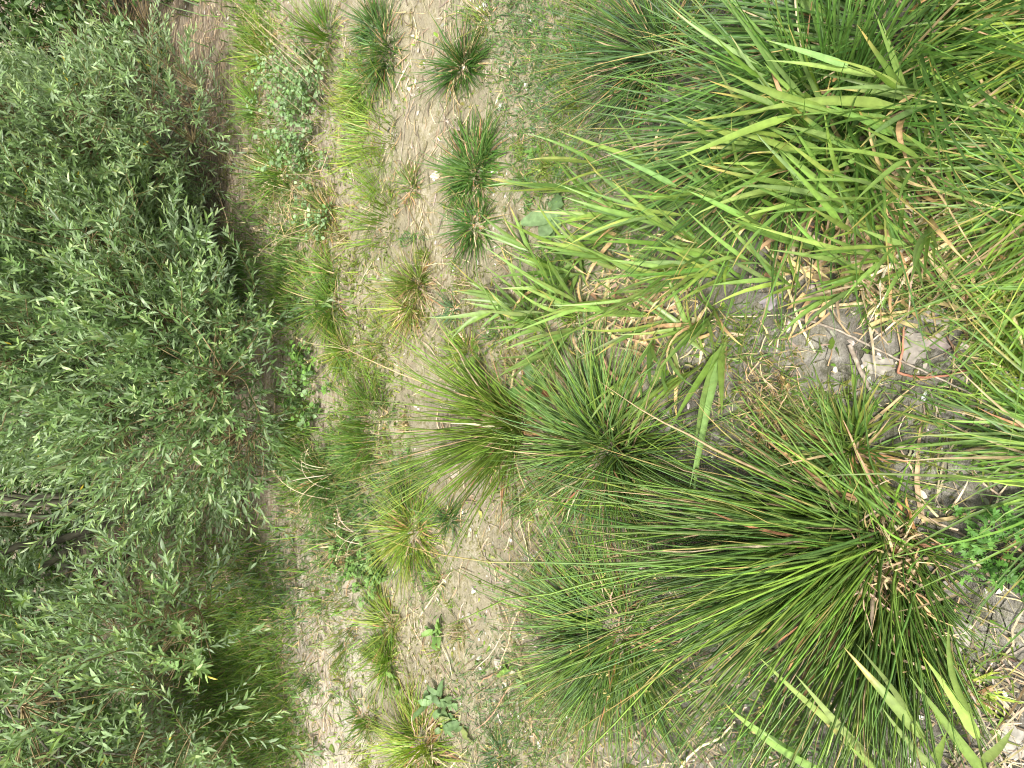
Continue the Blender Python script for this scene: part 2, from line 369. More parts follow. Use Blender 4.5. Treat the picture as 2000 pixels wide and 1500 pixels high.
def flakes(name, n, size, pal, mask, label, cat, mat, z=.003, tilt=.3, area=(-3.2, 3.2, .15, 5)):
    p = scatter(n, *area, mask); sz = size * np.exp(rg.standard_normal(n) * .45); a = rg.random(n) * 6.283
    an = np.linspace(0, 2 * math.pi, 7)[:-1]; rr = rg.uniform(.35, 1.2, (n, 6))
    lx = np.cos(an)[None] * rr * sz[:, None] * 1.35; ly = np.sin(an)[None] * rr * sz[:, None] * .75
    X = p[:, :1] + lx * np.cos(a)[:, None] - ly * np.sin(a)[:, None]; Y = p[:, 1:] + lx * np.sin(a)[:, None] + ly * np.cos(a)[:, None]
    tx = rg.normal(0, tilt, (n, 1)); ty = rg.normal(0, tilt, (n, 1))
    Z = np.maximum(gz(p[:, 0], p[:, 1])[:, None] + z + (X - p[:, :1]) * tx + (Y - p[:, 1:]) * ty, gz(X, Y) + .0015)
    V = np.stack([X, Y, Z], -1); q = np.array([[0, 1, 2, 3], [0, 3, 4, 5]])
    ac = Acc(); many(V, q, cols(pal, n, 6, rg, .25), ac); return tag(ac.build(name, mat), label, cat, kind='stuff')
flakes('leaf_flakes', 9000, .0055, [(.50, .46, .40), (.56, .52, .45), (.36, .31, .26), (.42, .36, .28), (.30, .25, .2)], lambda x, y: .25 + .75 * (vn(x * 3, y * 3, 12) > .5), 'small pale leaf scraps and silt flakes scattered on the ground', 'leaf scraps', M_PALE)
flakes('moss_leaflets', 5500, .0048, OLIVE + BRIGHT + [(.26, .25, .07)], lambda x, y: np.clip((vn(x * 4, y * 4, 14) - .45) * 4, 0, 1) * (.3 + .7 * band(y, 1.0, 2.4, .3)), 'tiny green and yellow moss leaflets in patches on the silt', 'moss', M_HERB, tilt=.6)

def turf(name, spots, label, cat='grass', K=4):
    """spots: (px, py, sx, sy, n, length, palette)"""
    ac = Acc()
    for px, py, sx, sy, n, L, pal in spots:
        X, Y = gxy(rg.normal(px, sx, n), rg.normal(py, sy, n)); az = rg.random(n) * 6.283
        k = (Y > .1) & (Y < 12); X, Y, az = X[k], Y[k], az[k]; n = len(X)
        base = np.stack([X, Y, gz(X, Y) - .002], -1)
        P = curves(base, az, np.radians(rg.uniform(25, 85, n)), L * rg.uniform(.4, 1.2, n), rg.uniform(.2, 1.4, n), K, 1.2, .2, .03)
        side = np.stack([np.cos(az), -np.sin(az), np.zeros(n)], -1); s = np.linspace(0, 1, K)
        W = .0019 * rg.uniform(.5, 1.3, (n, 1)) * np.clip(1 - s ** 2, .05, 1)[None] * (1 + .5 * (Y > 2))[:, None]
        V, q, CC = strips(P, W, side, cols(pal, n, K, rg, .22, (.4, .33, .14), .3, .06), flat=True); many(V, q, CC, ac)
    return tag(ac.build(name, M_GRASS), label, cat, kind='stuff')
turf('far_turf', [(450, 1250, 81, 150, 1500, .144, BRIGHT), (585, 880, 24, 60, 1500, .086, MID + BRIGHT), (560, 560, 27, 60, 1200, .086, MID + BRIGHT[:2]), (470, 520, 33, 60, 1200, .086, MID), (440, 1300, 54, 110, 5400, .079, MID + BRIGHT[:2]), (500, 1380, 40, 90, 3600, .072, MID + BRIGHT[:2]), (520, 1150, 54, 70, 2100, .072, MID + BLUE),
                  (560, 1450, 33, 50, 900, .058, MID + BRIGHT[:2]), (330, 1250, 40, 120, 2100, .101, MID + BRIGHT[:1]), (400, 1450, 54, 50, 1800, .086, MID)],
     'soft dark green turf growing in the shade under the left willow')
turf('path_side_turf', [(500, 60, 25, 60, 1040, .091, BRIGHT + MID), (480, 180, 14, 40, 280, .070, BRIGHT), (520, 330, 25, 60, 1000, .084, MID + OLIVE), (445, 300, 15, 40, 200, .056, OLIVE),
                        (560, 150, 30, 90, 680, .070, MID + BRIGHT), (600, 400, 30, 70, 600, .070, MID + OLIVE), (560, 480, 25, 50, 520, .070, MID), (585, 760, 18, 90, 360, .063, MID),
                        (650, 480, 30, 90, 520, .056, YEL + OLIVE), (700, 620, 30, 70, 480, .056, OLIVE + BRIGHT)],
     'green turf beside the trodden litter track at the foot of the willows')
turf('strip_turf', [(700, 1000, 40, 90, 1520, .077, MID + BLUE), (650, 1000, 25, 60, 600, .077, MID), (690, 900, 30, 60, 600, .056, MID + OLIVE), (720, 760, 30, 50, 360, .049, BRIGHT + OLIVE),
                    (760, 700, 40, 70, 360, .042, OLIVE + YEL), (650, 1150, 30, 60, 360, .042, OLIVE + MID), (700, 1330, 40, 60, 280, .042, OLIVE + BRIGHT), (850, 1130, 25, 40, 160, .035, MID),
                    (700, 200, 25, 60, 640, .063, BRIGHT + YEL), (820, 1300, 50, 60, 200, .028, OLIVE), (640, 250, 25, 90, 360, .042, OLIVE + YEL)],
     'short mixed grass growing between the tufts on the silt strip')
turf('near_turf', [(1040, 150, 50, 90, 1300, .040, BLUE + MID), (1090, 230, 50, 60, 600, .045, BLUE + MID), (1010, 40, 50, 50, 500, .05, MID + BLUE), (1150, 60, 50, 60, 1000, .05, MID + BRIGHT),
                   (1060, 330, 40, 40, 700, .04, BLUE + BRIGHT), (1150, 330, 60, 60, 600, .04, OLIVE + MID), (1000, 1380, 60, 80, 1300, .04, MID + BLUE), (1100, 1420, 60, 60, 900, .04, OLIVE + MID),
                   (1050, 930, 60, 60, 500, .04, OLIVE), (1550, 830, 70, 60, 700, .06, OLIVE + MID), (1830, 820, 90, 90, 350, .04, MID + OLIVE), (1880, 1300, 60, 80, 260, .035, BRIGHT + OLIVE),
                   (1800, 560, 70, 40, 600, .06, OLIVE + MID), (1450, 660, 60, 40, 400, .05, OLIVE + MID), (1960, 640, 30, 90, 700, .07, YEL + BRIGHT), (1180, 480, 60, 60, 500, .05, MID), (930, 620, 50, 60, 400, .04, OLIVE),
                   (1330, 60, 50, 50, 600, .05, BRIGHT + OLIVE), (1500, 1420, 80, 60, 700, .07, MID + DARK)],
     'low creeping grass sprouting on the open silt in the foreground')
cl_ = []
for k in range(200):
    px_, py_ = rg.uniform(590, 1180), rg.uniform(-40, 1540)
    mid_ = 815 + max(0, py_ - 500) * .17
    if abs(px_ - mid_) < 75 and rg.random() < .8: continue
    cl_.append((px_, py_, rg.uniform(5, 16), rg.uniform(6, 22), int(rg.uniform(12, 70)), float(rg.uniform(.03, .09)), [BRIGHT + OLIVE, MID, YEL[:2] + OLIVE, MID + BLUE, OLIVE + STRAW][int(rg.integers(0, 5))]))
turf('seedling_grass', cl_, 'scattered tiny grass seedlings sprouting all over the silt between the tufts')
# further ground on both sides and behind, so that the place goes on
p_ = scatter(9000, -9, 9, 3.4, 14, lambda x, y: (vn(x * 1.2, y * 1.2, 21) > .4) * 1.0)
az_ = rg.random(len(p_)) * 6.283
P_ = curves(np.stack([p_[:, 0], p_[:, 1], gz(p_[:, 0], p_[:, 1])], -1), az_, np.radians(rg.uniform(30, 85, len(p_))), rg.uniform(.08, .22, len(p_)), rg.uniform(.2, 1.2, len(p_)), 4)
V_, q_, C_ = strips(P_, np.full((len(p_), 4), .0025) * np.array([1, 1, .7, .1])[None], np.stack([np.cos(az_), -np.sin(az_), 0 * az_], -1), cols(DARK + MID, len(p_), 4), flat=True)
a_ = Acc(); many(V_, q_, C_, a_); tag(a_.build('meadow_grass', M_GRASS), 'loose dark grass growing on the ground behind the willows', 'grass', kind='stuff')

# ------------------------------------------------------------------ willow shrubs
def leaf_quads():
    # 8 verts: base, l1 c1 r1, l2 c2 r2, tip
    return np.array([[0, 2, 1], [0, 3, 2], [4, 7, 5][::-1], [5, 7, 6][::-1]]), np.array([[1, 2, 5, 4], [2, 3, 6, 5]])
def leaves_arr(B, D, Nn, L, Wd, C, droop=.15, w1=.85, w2=.75, t1=.32, t2=.68, fold=.25, lo=False):
    """lanceolate leaves at B along D with face normal Nn; (n,8,3) or (n,4,3) when lo"""
    n = len(B); S = nrm(np.cross(D, Nn)); Nn = np.cross(S, D); L = L[:, None]; Wd = Wd[:, None]
    tip = B + D * L - Nn * L * droop
    if lo:
        c = B + D * L * .45 - Nn * L * .02
        V = np.stack([B, c - S * Wd * .5 + Nn * Wd * .1, tip, c + S * Wd * .5 + Nn * Wd * .1], 1); q = [np.array([[0, 3, 2, 1]])]
        return V, q, np.repeat(C[:, None], 4, 1)
    c1 = B + D * L * t1; c2 = B + D * L * t2 - Nn * L * droop * .4
    V = np.stack([B, c1 - S * Wd * .5 * w1 + Nn * Wd * fold * .5, c1, c1 + S * Wd * .5 * w1 + Nn * Wd * fold * .5,
                  c2 - S * Wd * .5 * w2 + Nn * Wd * fold * .5, c2, c2 + S * Wd * .5 * w2 + Nn * Wd * fold * .5, tip], 1)
    t, q = leaf_quads(); return V, [t, q], np.repeat(C[:, None], 8, 1)
def shoot_arrays(g, L=.34, nl=24, leafL=.062, leafW=.014, pal=None, lo=False, ang=.85):
    """one leafy shoot along +Z; returns V,F(list),C for leaves and the twig polyline"""
    K = 6; s = np.linspace(0, 1, K); bx = g.normal(0, .10) * L; by = g.normal(0, .10) * L
    tw = np.stack([bx * s ** 2, by * s ** 2, L * s], -1)
    t = np.linspace(.12, 1, nl); pos = np.stack([np.interp(t, s, tw[:, k]) for k in range(3)], -1)
    a = np.arange(nl) * 2.4 + g.random() * 6; an = ang * (1.05 - .55 * t) * g.uniform(.75, 1.25, nl)
    D = np.stack([np.cos(a) * np.sin(an), np.sin(a) * np.sin(an), np.cos(an)], -1)
    up = np.array([0, 0, 1.]); Nn = nrm(up - D * (D @ up)[:, None] + g.normal(0, .25, (nl, 3)))
    l = leafL * (.75 + .45 * np.sin(t * 3.0)) * g.uniform(.75, 1.2, nl); wd = leafW * l / leafL * g.uniform(.85, 1.2, nl)
    C = np.array(pal)[g.integers(0, len(pal), nl)] * np.exp(g.standard_normal((nl, 1)) * .16)
    C = np.where((t > .82)[:, None], C * np.array([1.5, 1.35, 1.3]), C)
    yel = g.random(nl) < .003; C[yel] = (.42, .34, .04)
    V, F, CC = leaves_arr(pos, D, Nn, l, wd, C, g.uniform(.02, .2), lo=lo)
    return V, F, CC, tw
def expand(V, F, C):
    n, m, _ = V.shape; off = (np.arange(n) * m)[:, None, None]
    return V.reshape(-1, 3), [(x[None] + off).reshape(-1, x.shape[1]) for x in F], C.reshape(-1, 3)
WPAL = [(.10, .175, .055), (.135, .22, .072), (.19, .285, .115), (.12, .20, .067), (.25, .34, .18)]
def make_shoot_mesh(seed, pal, L=.30, nl=22, leafL=.060, leafW=.0135, mat=M_WILLOW):
    g = np.random.default_rng(seed); V, F, C, tw = shoot_arrays(g, L, nl, leafL, leafW, pal)
    V, F, C = expand(V, F, C); ac = Acc(); ac.add(V, F, C)
    Vt, q, Ct = tubes(tw[None], np.linspace(.0021, .0008, 6)[None], np.full((1, 6, 3), (.19, .17, .06))); many(Vt, q, Ct, ac)
    F3 = [x for x in ac.F if x.shape[1] == 3]; F4 = [x for x in ac.F if x.shape[1] == 4]
    return mesh_from('leafy_shoot', np.concatenate(ac.V), [np.concatenate(F3), np.concatenate(F4)], np.concatenate(ac.C), mat)
def frame_from(D, g):
    """rotation matrices (n,3,3) whose Z axis is D"""
    ref = nrm(g.standard_normal(D.shape)); A = nrm(np.cross(D, ref)); B = np.cross(D, A)
    return np.stack([A, B, D], -1)
def bez(a, b, c, K=9):
    s = np.linspace(0, 1, K)[:, None]; return a * (1 - s) ** 2 + 2 * b * s * (1 - s) + c * s * s
def crown_points(lobes, n, g, gap=.42, shell=.5, gapscale=3.2, sd=5):
    out = []; dirs = []; vol = np.array([l[3] * l[4] * l[5] * (l[6] if len(l) > 6 else 1) for l in lobes]); pr = vol / vol.sum(); tot = 0
    while tot < n:
        i = g.choice(len(lobes), n * 2, p=pr); Lb = np.array([l[:6] for l in lobes])[i]
        d = nrm(g.standard_normal((n * 2, 3))); rr = shell + (1 - shell) * g.random((n * 2, 1)) ** .8
        p = Lb[:, :3] + d * rr * Lb[:, 3:6]
        m = (vn(p[:, 0] * gapscale + p[:, 2] * 1.3, p[:, 1] * gapscale - p[:, 2] * 2.1, sd) * .6 + vn(p[:, 0] * gapscale * 2 + p[:, 1], p[:, 2] * gapscale * 2, sd + 1) * .4)
        k = (m > gap + g.normal(0, .05, len(m))) & (p[:, 2] > .06)
        out.append(p[k]); dirs.append(d[k]); tot += k.sum()
    return np.concatenate(out)[:n], np.concatenate(dirs)[:n]
def shrub(name, base, label, cat, lobes, n_near, n_rest, seed, meshes, pal, limbs, mat=M_WILLOW, rad=.035, leafL=.058, leafW=.013, shL=.30, gap=.42, updir=.55, rest_nl=15,
          bark=None, twigs=700, trunk_aim=None, droop=0., shell=.5, void=()):
    g = np.random.default_rng(seed); base = np.array([base[0], base[1], float(gz(base[0], base[1])) - .02])
    root = empty(name, base, label, cat); bark = bark or M_BARK
    tg, _ = crown_points(lobes, limbs * 5, g, .3, .35); nodes_ = []
    aims = list(tg[:limbs])
    for i in range(limbs):
        e = np.array(trunk_aim[i]) if trunk_aim and i < len(trunk_aim) else aims[i]
        st = base + np.array([g.normal(0, .05), g.normal(0, .05), 0]); c = st * .55 + e * .45 + np.array([g.normal(0, .08), g.normal(0, .08), .18 + .15 * g.random()])
        P = bez(st, c, e, 11); P[1:-1] += g.normal(0, .012, (9, 3)); r0 = rad * g.uniform(.55, 1.1)
        W = r0 * (1 - np.linspace(0, 1, 11) * .75)
        V, q, C = tubes(P[None], W[None], np.full((1, 11, 3), .2), 8); a = Acc(); many(V - base, q, C, a); a.build('trunk' if r0 > rad * .8 else 'limb', bark, root)
        nodes_.append(P[4:])
    nd = np.concatenate(nodes_); a = Acc()
    for e in tg[limbs:]:
        k = np.argmin(np.linalg.norm(nd - e, axis=1) + .35 * (nd[:, 2] > e[2])); st = nd[k]; L = np.linalg.norm(e - st)
        P = bez(st, (st + e) / 2 + np.array([0, 0, .15 * L]) + g.normal(0, .05, 3) * L, e, 9); P[1:-1] += g.normal(0, .008, (7, 3))
        V, q, C = tubes(P[None], np.linspace(.009, .0035, 9)[None] * g.uniform(.7, 1.4), np.full((1, 9, 3), .2), 5); 
        b_ = Acc(); many(V - base, q, C, b_); b_.build('branch', bark, root); nodes_.append(P[3:])
    nd = np.concatenate(nodes_)
    n = n_near + n_rest; p, d = crown_points(lobes, n, g, gap, shell)
    for v in void:
        k = (((p - np.array(v[:3])) / np.array(v[3:])) ** 2)  .sum(1) > g.uniform(.80, 1.1, len(p)); p, d = p[k], d[k]
    n = len(p)
    D = nrm(d * .8 + np.array([0, 0, updir]) + g.normal(0, .38, (n, 3)) - np.array([0, 0, 1.]) * droop)
    camd = np.linalg.norm(p - np.array([0, 0, CAM_H]), axis=1) + g.normal(0, .25, n); o = np.argsort(camd); p, D, d = p[o], D[o], d[o]
    pick = np.zeros(n, bool); front = np.arange(n) < n_near * 3; sel = g.permutation(np.where(front)[0])[:n_near]; pick[sel] = True
    p = p + d * (pick * g.uniform(0, .16, n))[:, None]
    Rm = frame_from(D, g); sc_ = g.uniform(.65, 1.3, n)
    for i in np.where(pick)[0]:
        ob = link('leafy_shoot', meshes[g.integers(0, len(meshes))], root)
        M = Matrix([[*(Rm[i][k] * sc_[i]), (p[i] - base)[k]] for k in range(3)] + [[0, 0, 0, 1]]); ob.matrix_local = M
    ac = Acc(); protos = [shoot_arrays(np.random.default_rng(seed * 10 + k), shL, rest_nl, leafL, leafW * (1.15 if k > 7 else 1), pal, lo=k > 7) for k in range(16)]
    rest = np.where(~pick)[0]; which = g.integers(0, 8, len(rest)) + 8 * (rest > n * .45)
    for k in range(16):
        idx = rest[which == k]; V, F, C, tw = protos[k]; V, F, C = expand(V, F, C)
        VV = np.einsum('nij,mj->nmi', Rm[idx] * sc_[idx][:, None, None], V) + p[idx][:, None] - base
        m = len(V); off = (np.arange(len(idx)) * m)[:, None, None]
        tint = np.exp(g.normal(0, .12, (len(idx), 1, 1)))
        ac.add(VV.reshape(-1, 3), [(x[None] + off).reshape(-1, x.shape[1]) for x in F], (C[None] * tint).reshape(-1, 3))
    ac.build('foliage', mat, root, 'stuff')
    ts = g.permutation(n)[:twigs]; ts = np.concatenate([ts, np.where(pick)[0]])
    dd = np.linalg.norm(nd[None] - p[ts][:, None], axis=2); kk = dd.argmin(1); st = nd[kk]; e = p[ts]; en = e + D[ts] * .12; mid = (st + e) / 2 - D[ts] * .03 + g.normal(0, .03, e.shape)
    s = np.linspace(0, 1, 6)[None, :, None]; P = st[:, None] * (1 - s) ** 2 + 2 * mid[:, None] * s * (1 - s) + e[:, None] * s ** 2
    P = np.concatenate([P, en[:, None]], 1); W = np.repeat(np.linspace(.0036, .0015, 7)[None], len(ts), 0)
    V, q, C = tubes(P, W, np.full((len(ts), 7, 3), .2)); a = Acc(); many(V - base, q, C, a); a.build('twigs', M_TWIG, root, 'stuff')
    return root
WM = [make_shoot_mesh(100 + k, WPAL, .26, 26, .042, .0088) for k in range(9)]
WPAL2 = [(.16, .25, .095), (.21, .31, .135), (.185, .28, .11), (.26, .35, .19)]
WM2 = [make_shoot_mesh(200 + k, WPAL2, .26, 26, .041, .0083) for k in range(9)]
WPAL3 = [(.14, .23, .075), (.18, .28, .10), (.24, .34, .16)]
WM3 = [make_shoot_mesh(300 + k, WPAL3, .28, 24, .046, .0096) for k in range(9)]

VOID = [(-.62, 3.80, .80, .24, .70, .34)]
shrub('willow_shrub', (1.25, 4.7), 'pale silvery willow shrub at the upper left, beside the brown litter track', 'willow',
      [(1.02, 4.6, .95, .78, 1.0, .80), (.75, 4.25, .45, .45, .6, .40, 1.3), (1.32, 4.05, .42, .46, .55, .42, 1.3), (1.0, 4.7, 1.8, .62, .9, .7), (1.15, 3.95, .85, .35, .35, .35, 1.5)], 300, 3900, 31, WM2, WPAL2, 7, rad=.035, leafL=.044, leafW=.009, gap=.40, rest_nl=18, shL=.26)
shrub('willow_shrub', (.05, 4.35), 'dark green willow shrub in the middle, leafy right down to the ground', 'willow',
      [(.28, 4.15, .85, .68, .95, .85), (-.02, 3.52, .42, .68, .66, .44, 1.8), (.38, 3.8, .55, .55, .55, .42), (.35, 4.4, 1.8, .8, 1.0, .8)], 300, 4200, 32, WM, WPAL, 7, rad=.04, gap=.41, leafL=.045, leafW=.0098, rest_nl=18, shL=.26, void=VOID)
shrub('willow_shrub', (-.72, 4.35), 'open willow shrub at the lower left showing its bare grey trunks and drooping shoots', 'willow',
      [(-1.70, 4.25, 1.15, .85, .9, .6, 1.2), (-1.25, 3.40, .55, .50, .42, .30, .8), (-1.55, 3.3, .75, .6, .5, .40, .8), (-1.55, 3.10, .52, .75, .32, .26, .9), (-1.1, 5.2, 1.3, .9, .5, .8), (-2.2, 4.0, .8, .6, .8, .6)], 300, 3000, 33, WM3, WPAL3, 8, rad=.036, rest_nl=18, shL=.28, void=VOID,
      leafL=.046, leafW=.0098, gap=.44, trunk_aim=[(-.46, 4.15, 1.5), (-.60, 4.25, 1.6), (-.34, 4.5, 1.9), (-1.3, 4.2, 1.3), (-.95, 4.4, 1.6)], droop=.15)
HPAL = [(.045, .095, .024), (.065, .125, .032), (.08, .145, .04)]
HM = [make_shoot_mesh(400 + k, HPAL, .26, 16, .050, .024, M_HEDGE) for k in range(5)]
shrub('elder_bush', (2.6, 6.2), 'dark round leaved bush behind the pale willow at the top left corner', 'bush',
      [(2.45, 4.95, .45, .62, .60, .50, 1.6), (2.5, 6.1, .9, 1.2, 1.1, .95), (1.6, 6.4, .8, 1.2, 1.0, .9)], 160, 2100, 41, HM, HPAL, 5, mat=M_HEDGE, leafL=.055, leafW=.026, gap=.30, rest_nl=13)
shrub('thicket_bush', (-.1, 7.0), 'deep green bush in the shade far behind the middle willow', 'bush',
      [(-.1, 6.9, .8, 1.7, .9, 1.0)], 0, 1600, 42, HM, HPAL, 5, mat=M_HEDGE, leafL=.06, leafW=.03, gap=.28, rest_nl=12)
shrub('thicket_bush', (-2.8, 6.8), 'deep green bush behind the open willow at the lower left', 'bush',
      [(-2.8, 6.7, .9, 1.7, .9, 1.0)], 0, 1600, 43, HM, HPAL + WPAL, 5, mat=M_HEDGE, leafL=.06, leafW=.025, gap=.28, rest_nl=12)
shrub('willow_shrub', (-3.6, 4.6), 'willow shrub standing beyond the lower edge of the view', 'willow',
      [(-3.5, 4.6, 1.0, .95, 1.1, .95)], 0, 900, 44, WM, WPAL, 5, rest_nl=12)
shrub('willow_shrub', (3.6, 5.2), 'willow shrub standing beyond the upper edge of the view', 'willow',
      [(3.7, 5.2, 1.0, .95, 1.1, .95)], 0, 900, 45, WM2, WPAL2, 5, rest_nl=12)

# ------------------------------------------------------------------ tussocks of the foreground
def heads(root, b, pts, n, size, pal, name='seed_heads', mat=M_DRY, spread=.012, g=rg, perhead=9):
    """little clusters of spikelets round the given points"""
    a = Acc(); pts = np.repeat(np.asarray(pts), perhead, 0); m = len(pts); p = pts + g.normal(0, spread, (m, 3)); D = nrm(g.normal(0, 1, (m, 3)) + np.array([0, 0, .7]))
    L = size * g.uniform(.6, 1.3, m); V, F, C = leaves_arr(p, D, nrm(g.standard_normal((m, 3))), L, L * .45, np.array(pal)[g.integers(0, len(pal), m)] * np.exp(g.normal(0, .2, (m, 1))))
    V, F, C = expand(V, F, C); a.add(V - b, F, C); a.build(name, mat, root, 'stuff')

T = {}
T1 = tussock('rush_tussock', 1690, 1095, 'huge dark green rush tussock spreading over the lower right foreground', 'rush tussock', 860, .13, .69, MID + DARK[1:2] + [(.15, .24, .04), (.12, .21, .05)] + BRIGHT, .0066, (26, 80), (.05, 1.0),
             .08, 300, True, 11, lean=(-.50, .34), kink=.066, hair=60, tip=(.45, .34, .12), tipp=.2, dryp=.03, cut=((195, .72), (100, .58)), thatch=220)
tips = np.stack([T1[1][0] + rg.normal(-.25, .22, 90), T1[1][1] + rg.normal(.38, .2, 90), rg.uniform(.18, .50, 90)], -1)
heads(T1[0], T1[1], tips, 90, .007, [(.42, .38, .14), (.35, .28, .10)], 'flower_heads', perhead=4, spread=.003)
tussock('rush_tussock', 1190, 880, 'round soft rush tussock in the centre, just behind the huge one', 'rush tussock', 760, .10, .37, MID[1:2] + BRIGHT + [(.14, .25, .09), (.17, .28, .08)] + [(.15, .24, .05), (.13, .23, .07)], .0050, (15, 84), (.3, 1.0), .10, 300, True, 9, hair=60, kink=.06, thatch=60)
tussock('rush_tussock', 1000, 830, 'tall stiff yellowish rush tussock beside the red stemmed dock', 'rush tussock', 300, .085, .52, BRIGHT + [(.15, .24, .03), (.19, .28, .035), (.13, .20, .03)], .0056, (52, 88), (.0, .55), .14, 260, True, 8, kink=.05, hair=40, lean=(0, .12), thatch=120, cut=((150, .5),))
tussock('rush_tussock', 1215, 1235, 'bushy rush tussock left of the huge one, half hidden by its stems', 'rush tussock', 680, .10, .35, MID[1:2] + [(.14, .25, .09)] + BRIGHT + [(.13, .23, .07)], .0050, (15, 82), (.3, 1.0), .10, 300, True, 9, lean=(0, .05), hair=60, kink=.06, thatch=60)
tussock('rush_tussock', 1290, 110, 'bluish green rush tussock near the upper edge of the silt', 'rush tussock', 330, .07, .36, BLUE + MID, .0040, (22, 82), (.1, .5), .12, 240, True, 8, lean=(0, .2), hair=40, kink=.045)
tussock('rush_tussock', 1740, 60, 'large dark rush tussock in the upper right corner behind the reeds', 'rush tussock', 560, .14, .52, DARK + MID, .0062, (20, 82), (.3, .9), .08, 300, False, 9, lean=(.05, .18), hair=80, kink=.045, thatch=80)
tussock('rush_tussock', 1590, 240, 'dense dark rush tussock growing under the upper reeds', 'rush tussock', 560, .13, .50, DARK[1:] + MID, .0058, (20, 80), (.3, .9), .06, 300, False, 9, lean=(.10, .30), hair=80, kink=.045)
g_ = np.random.default_rng(77)
T33 = tussock('sedge_tussock', 1665, 880, 'low grass green sedge with brown seed heads beside the huge rush', 'sedge', 260, .055, .17, MID + BRIGHT[:1] + OLIVE, .0062, (15, 80), (.3, 1.1), .15, 200, False, 7, lean=(0, .15), hair=60)
pts = []
a = Acc()
for k in range(17):
    hx, hy = g_.uniform(1440, 1600), g_.uniform(670, 900); e = gp(hx, hy); h = g_.uniform(.10, .22); st = T33[1] + np.array([g_.normal(0, .03), g_.normal(0, .03), 0])
    e = e * .72 + st * .28 + 0; e[2] = h; P = bez(st, np.array([st[0] * .6 + e[0] * .4, st[1] * .6 + e[1] * .4, h * .9]), e, 7)
    V, q, C = tubes(P[None], np.full((1, 7), .0011), cols(OLIVE, 1, 7)); many(V - T33[1], q, C, a); pts.append(e)
a.build('culms', M_RUSH, T33[0], 'stuff'); heads(T33[0], T33[1], pts, 17, .009, [(.20, .14, .05), (.28, .20, .08), (.15, .10, .04)], spread=.006, perhead=16)

# right hand edge grasses
def edge(px, py, label, n, rad, L, pal, wid, parts=200, lean=(0, .5), **k):
    return tussock('grass_tussock', px, py, label, 'grass tussock', n, rad, L, pal, wid, k.pop('el', (15, 75)), k.pop('bend', (.3, 1.0)), k.pop('dead', .08), parts, False, 8, lean=lean, hair=60, kink=.05, group=None, **k)
edge(2110, 60, 'yellow green grass tussock at the top of the right edge', 260, .09, .25, YEL[:2] + BRIGHT, .0056)
edge(2110, 300, 'bright fine grass tussock on the right edge beside the reeds', 300, .10, .28, BRIGHT + YEL[:2] + MID, .0056)
edge(2100, 430, 'flat spread grass tussock on the right edge below the reed stems', 300, .10, .26, BRIGHT + MID, .0056)
edge(2130, 545, 'thin yellow grass tussock ending above the open grey silt', 170, .08, .17, YEL[:2] + BRIGHT + MID, .0045)
edge(2150, 880, 'green arching grass tussock on the right edge beside the open silt', 170, .09, .28, MID + BRIGHT, .0058, lean=(.1, .45))
edge(2140, 960, 'small arching grass tussock on the right edge above the feathery herb', 70, .05, .34, MID + BRIGHT, .0058, lean=(-.2, .5), parts=70)

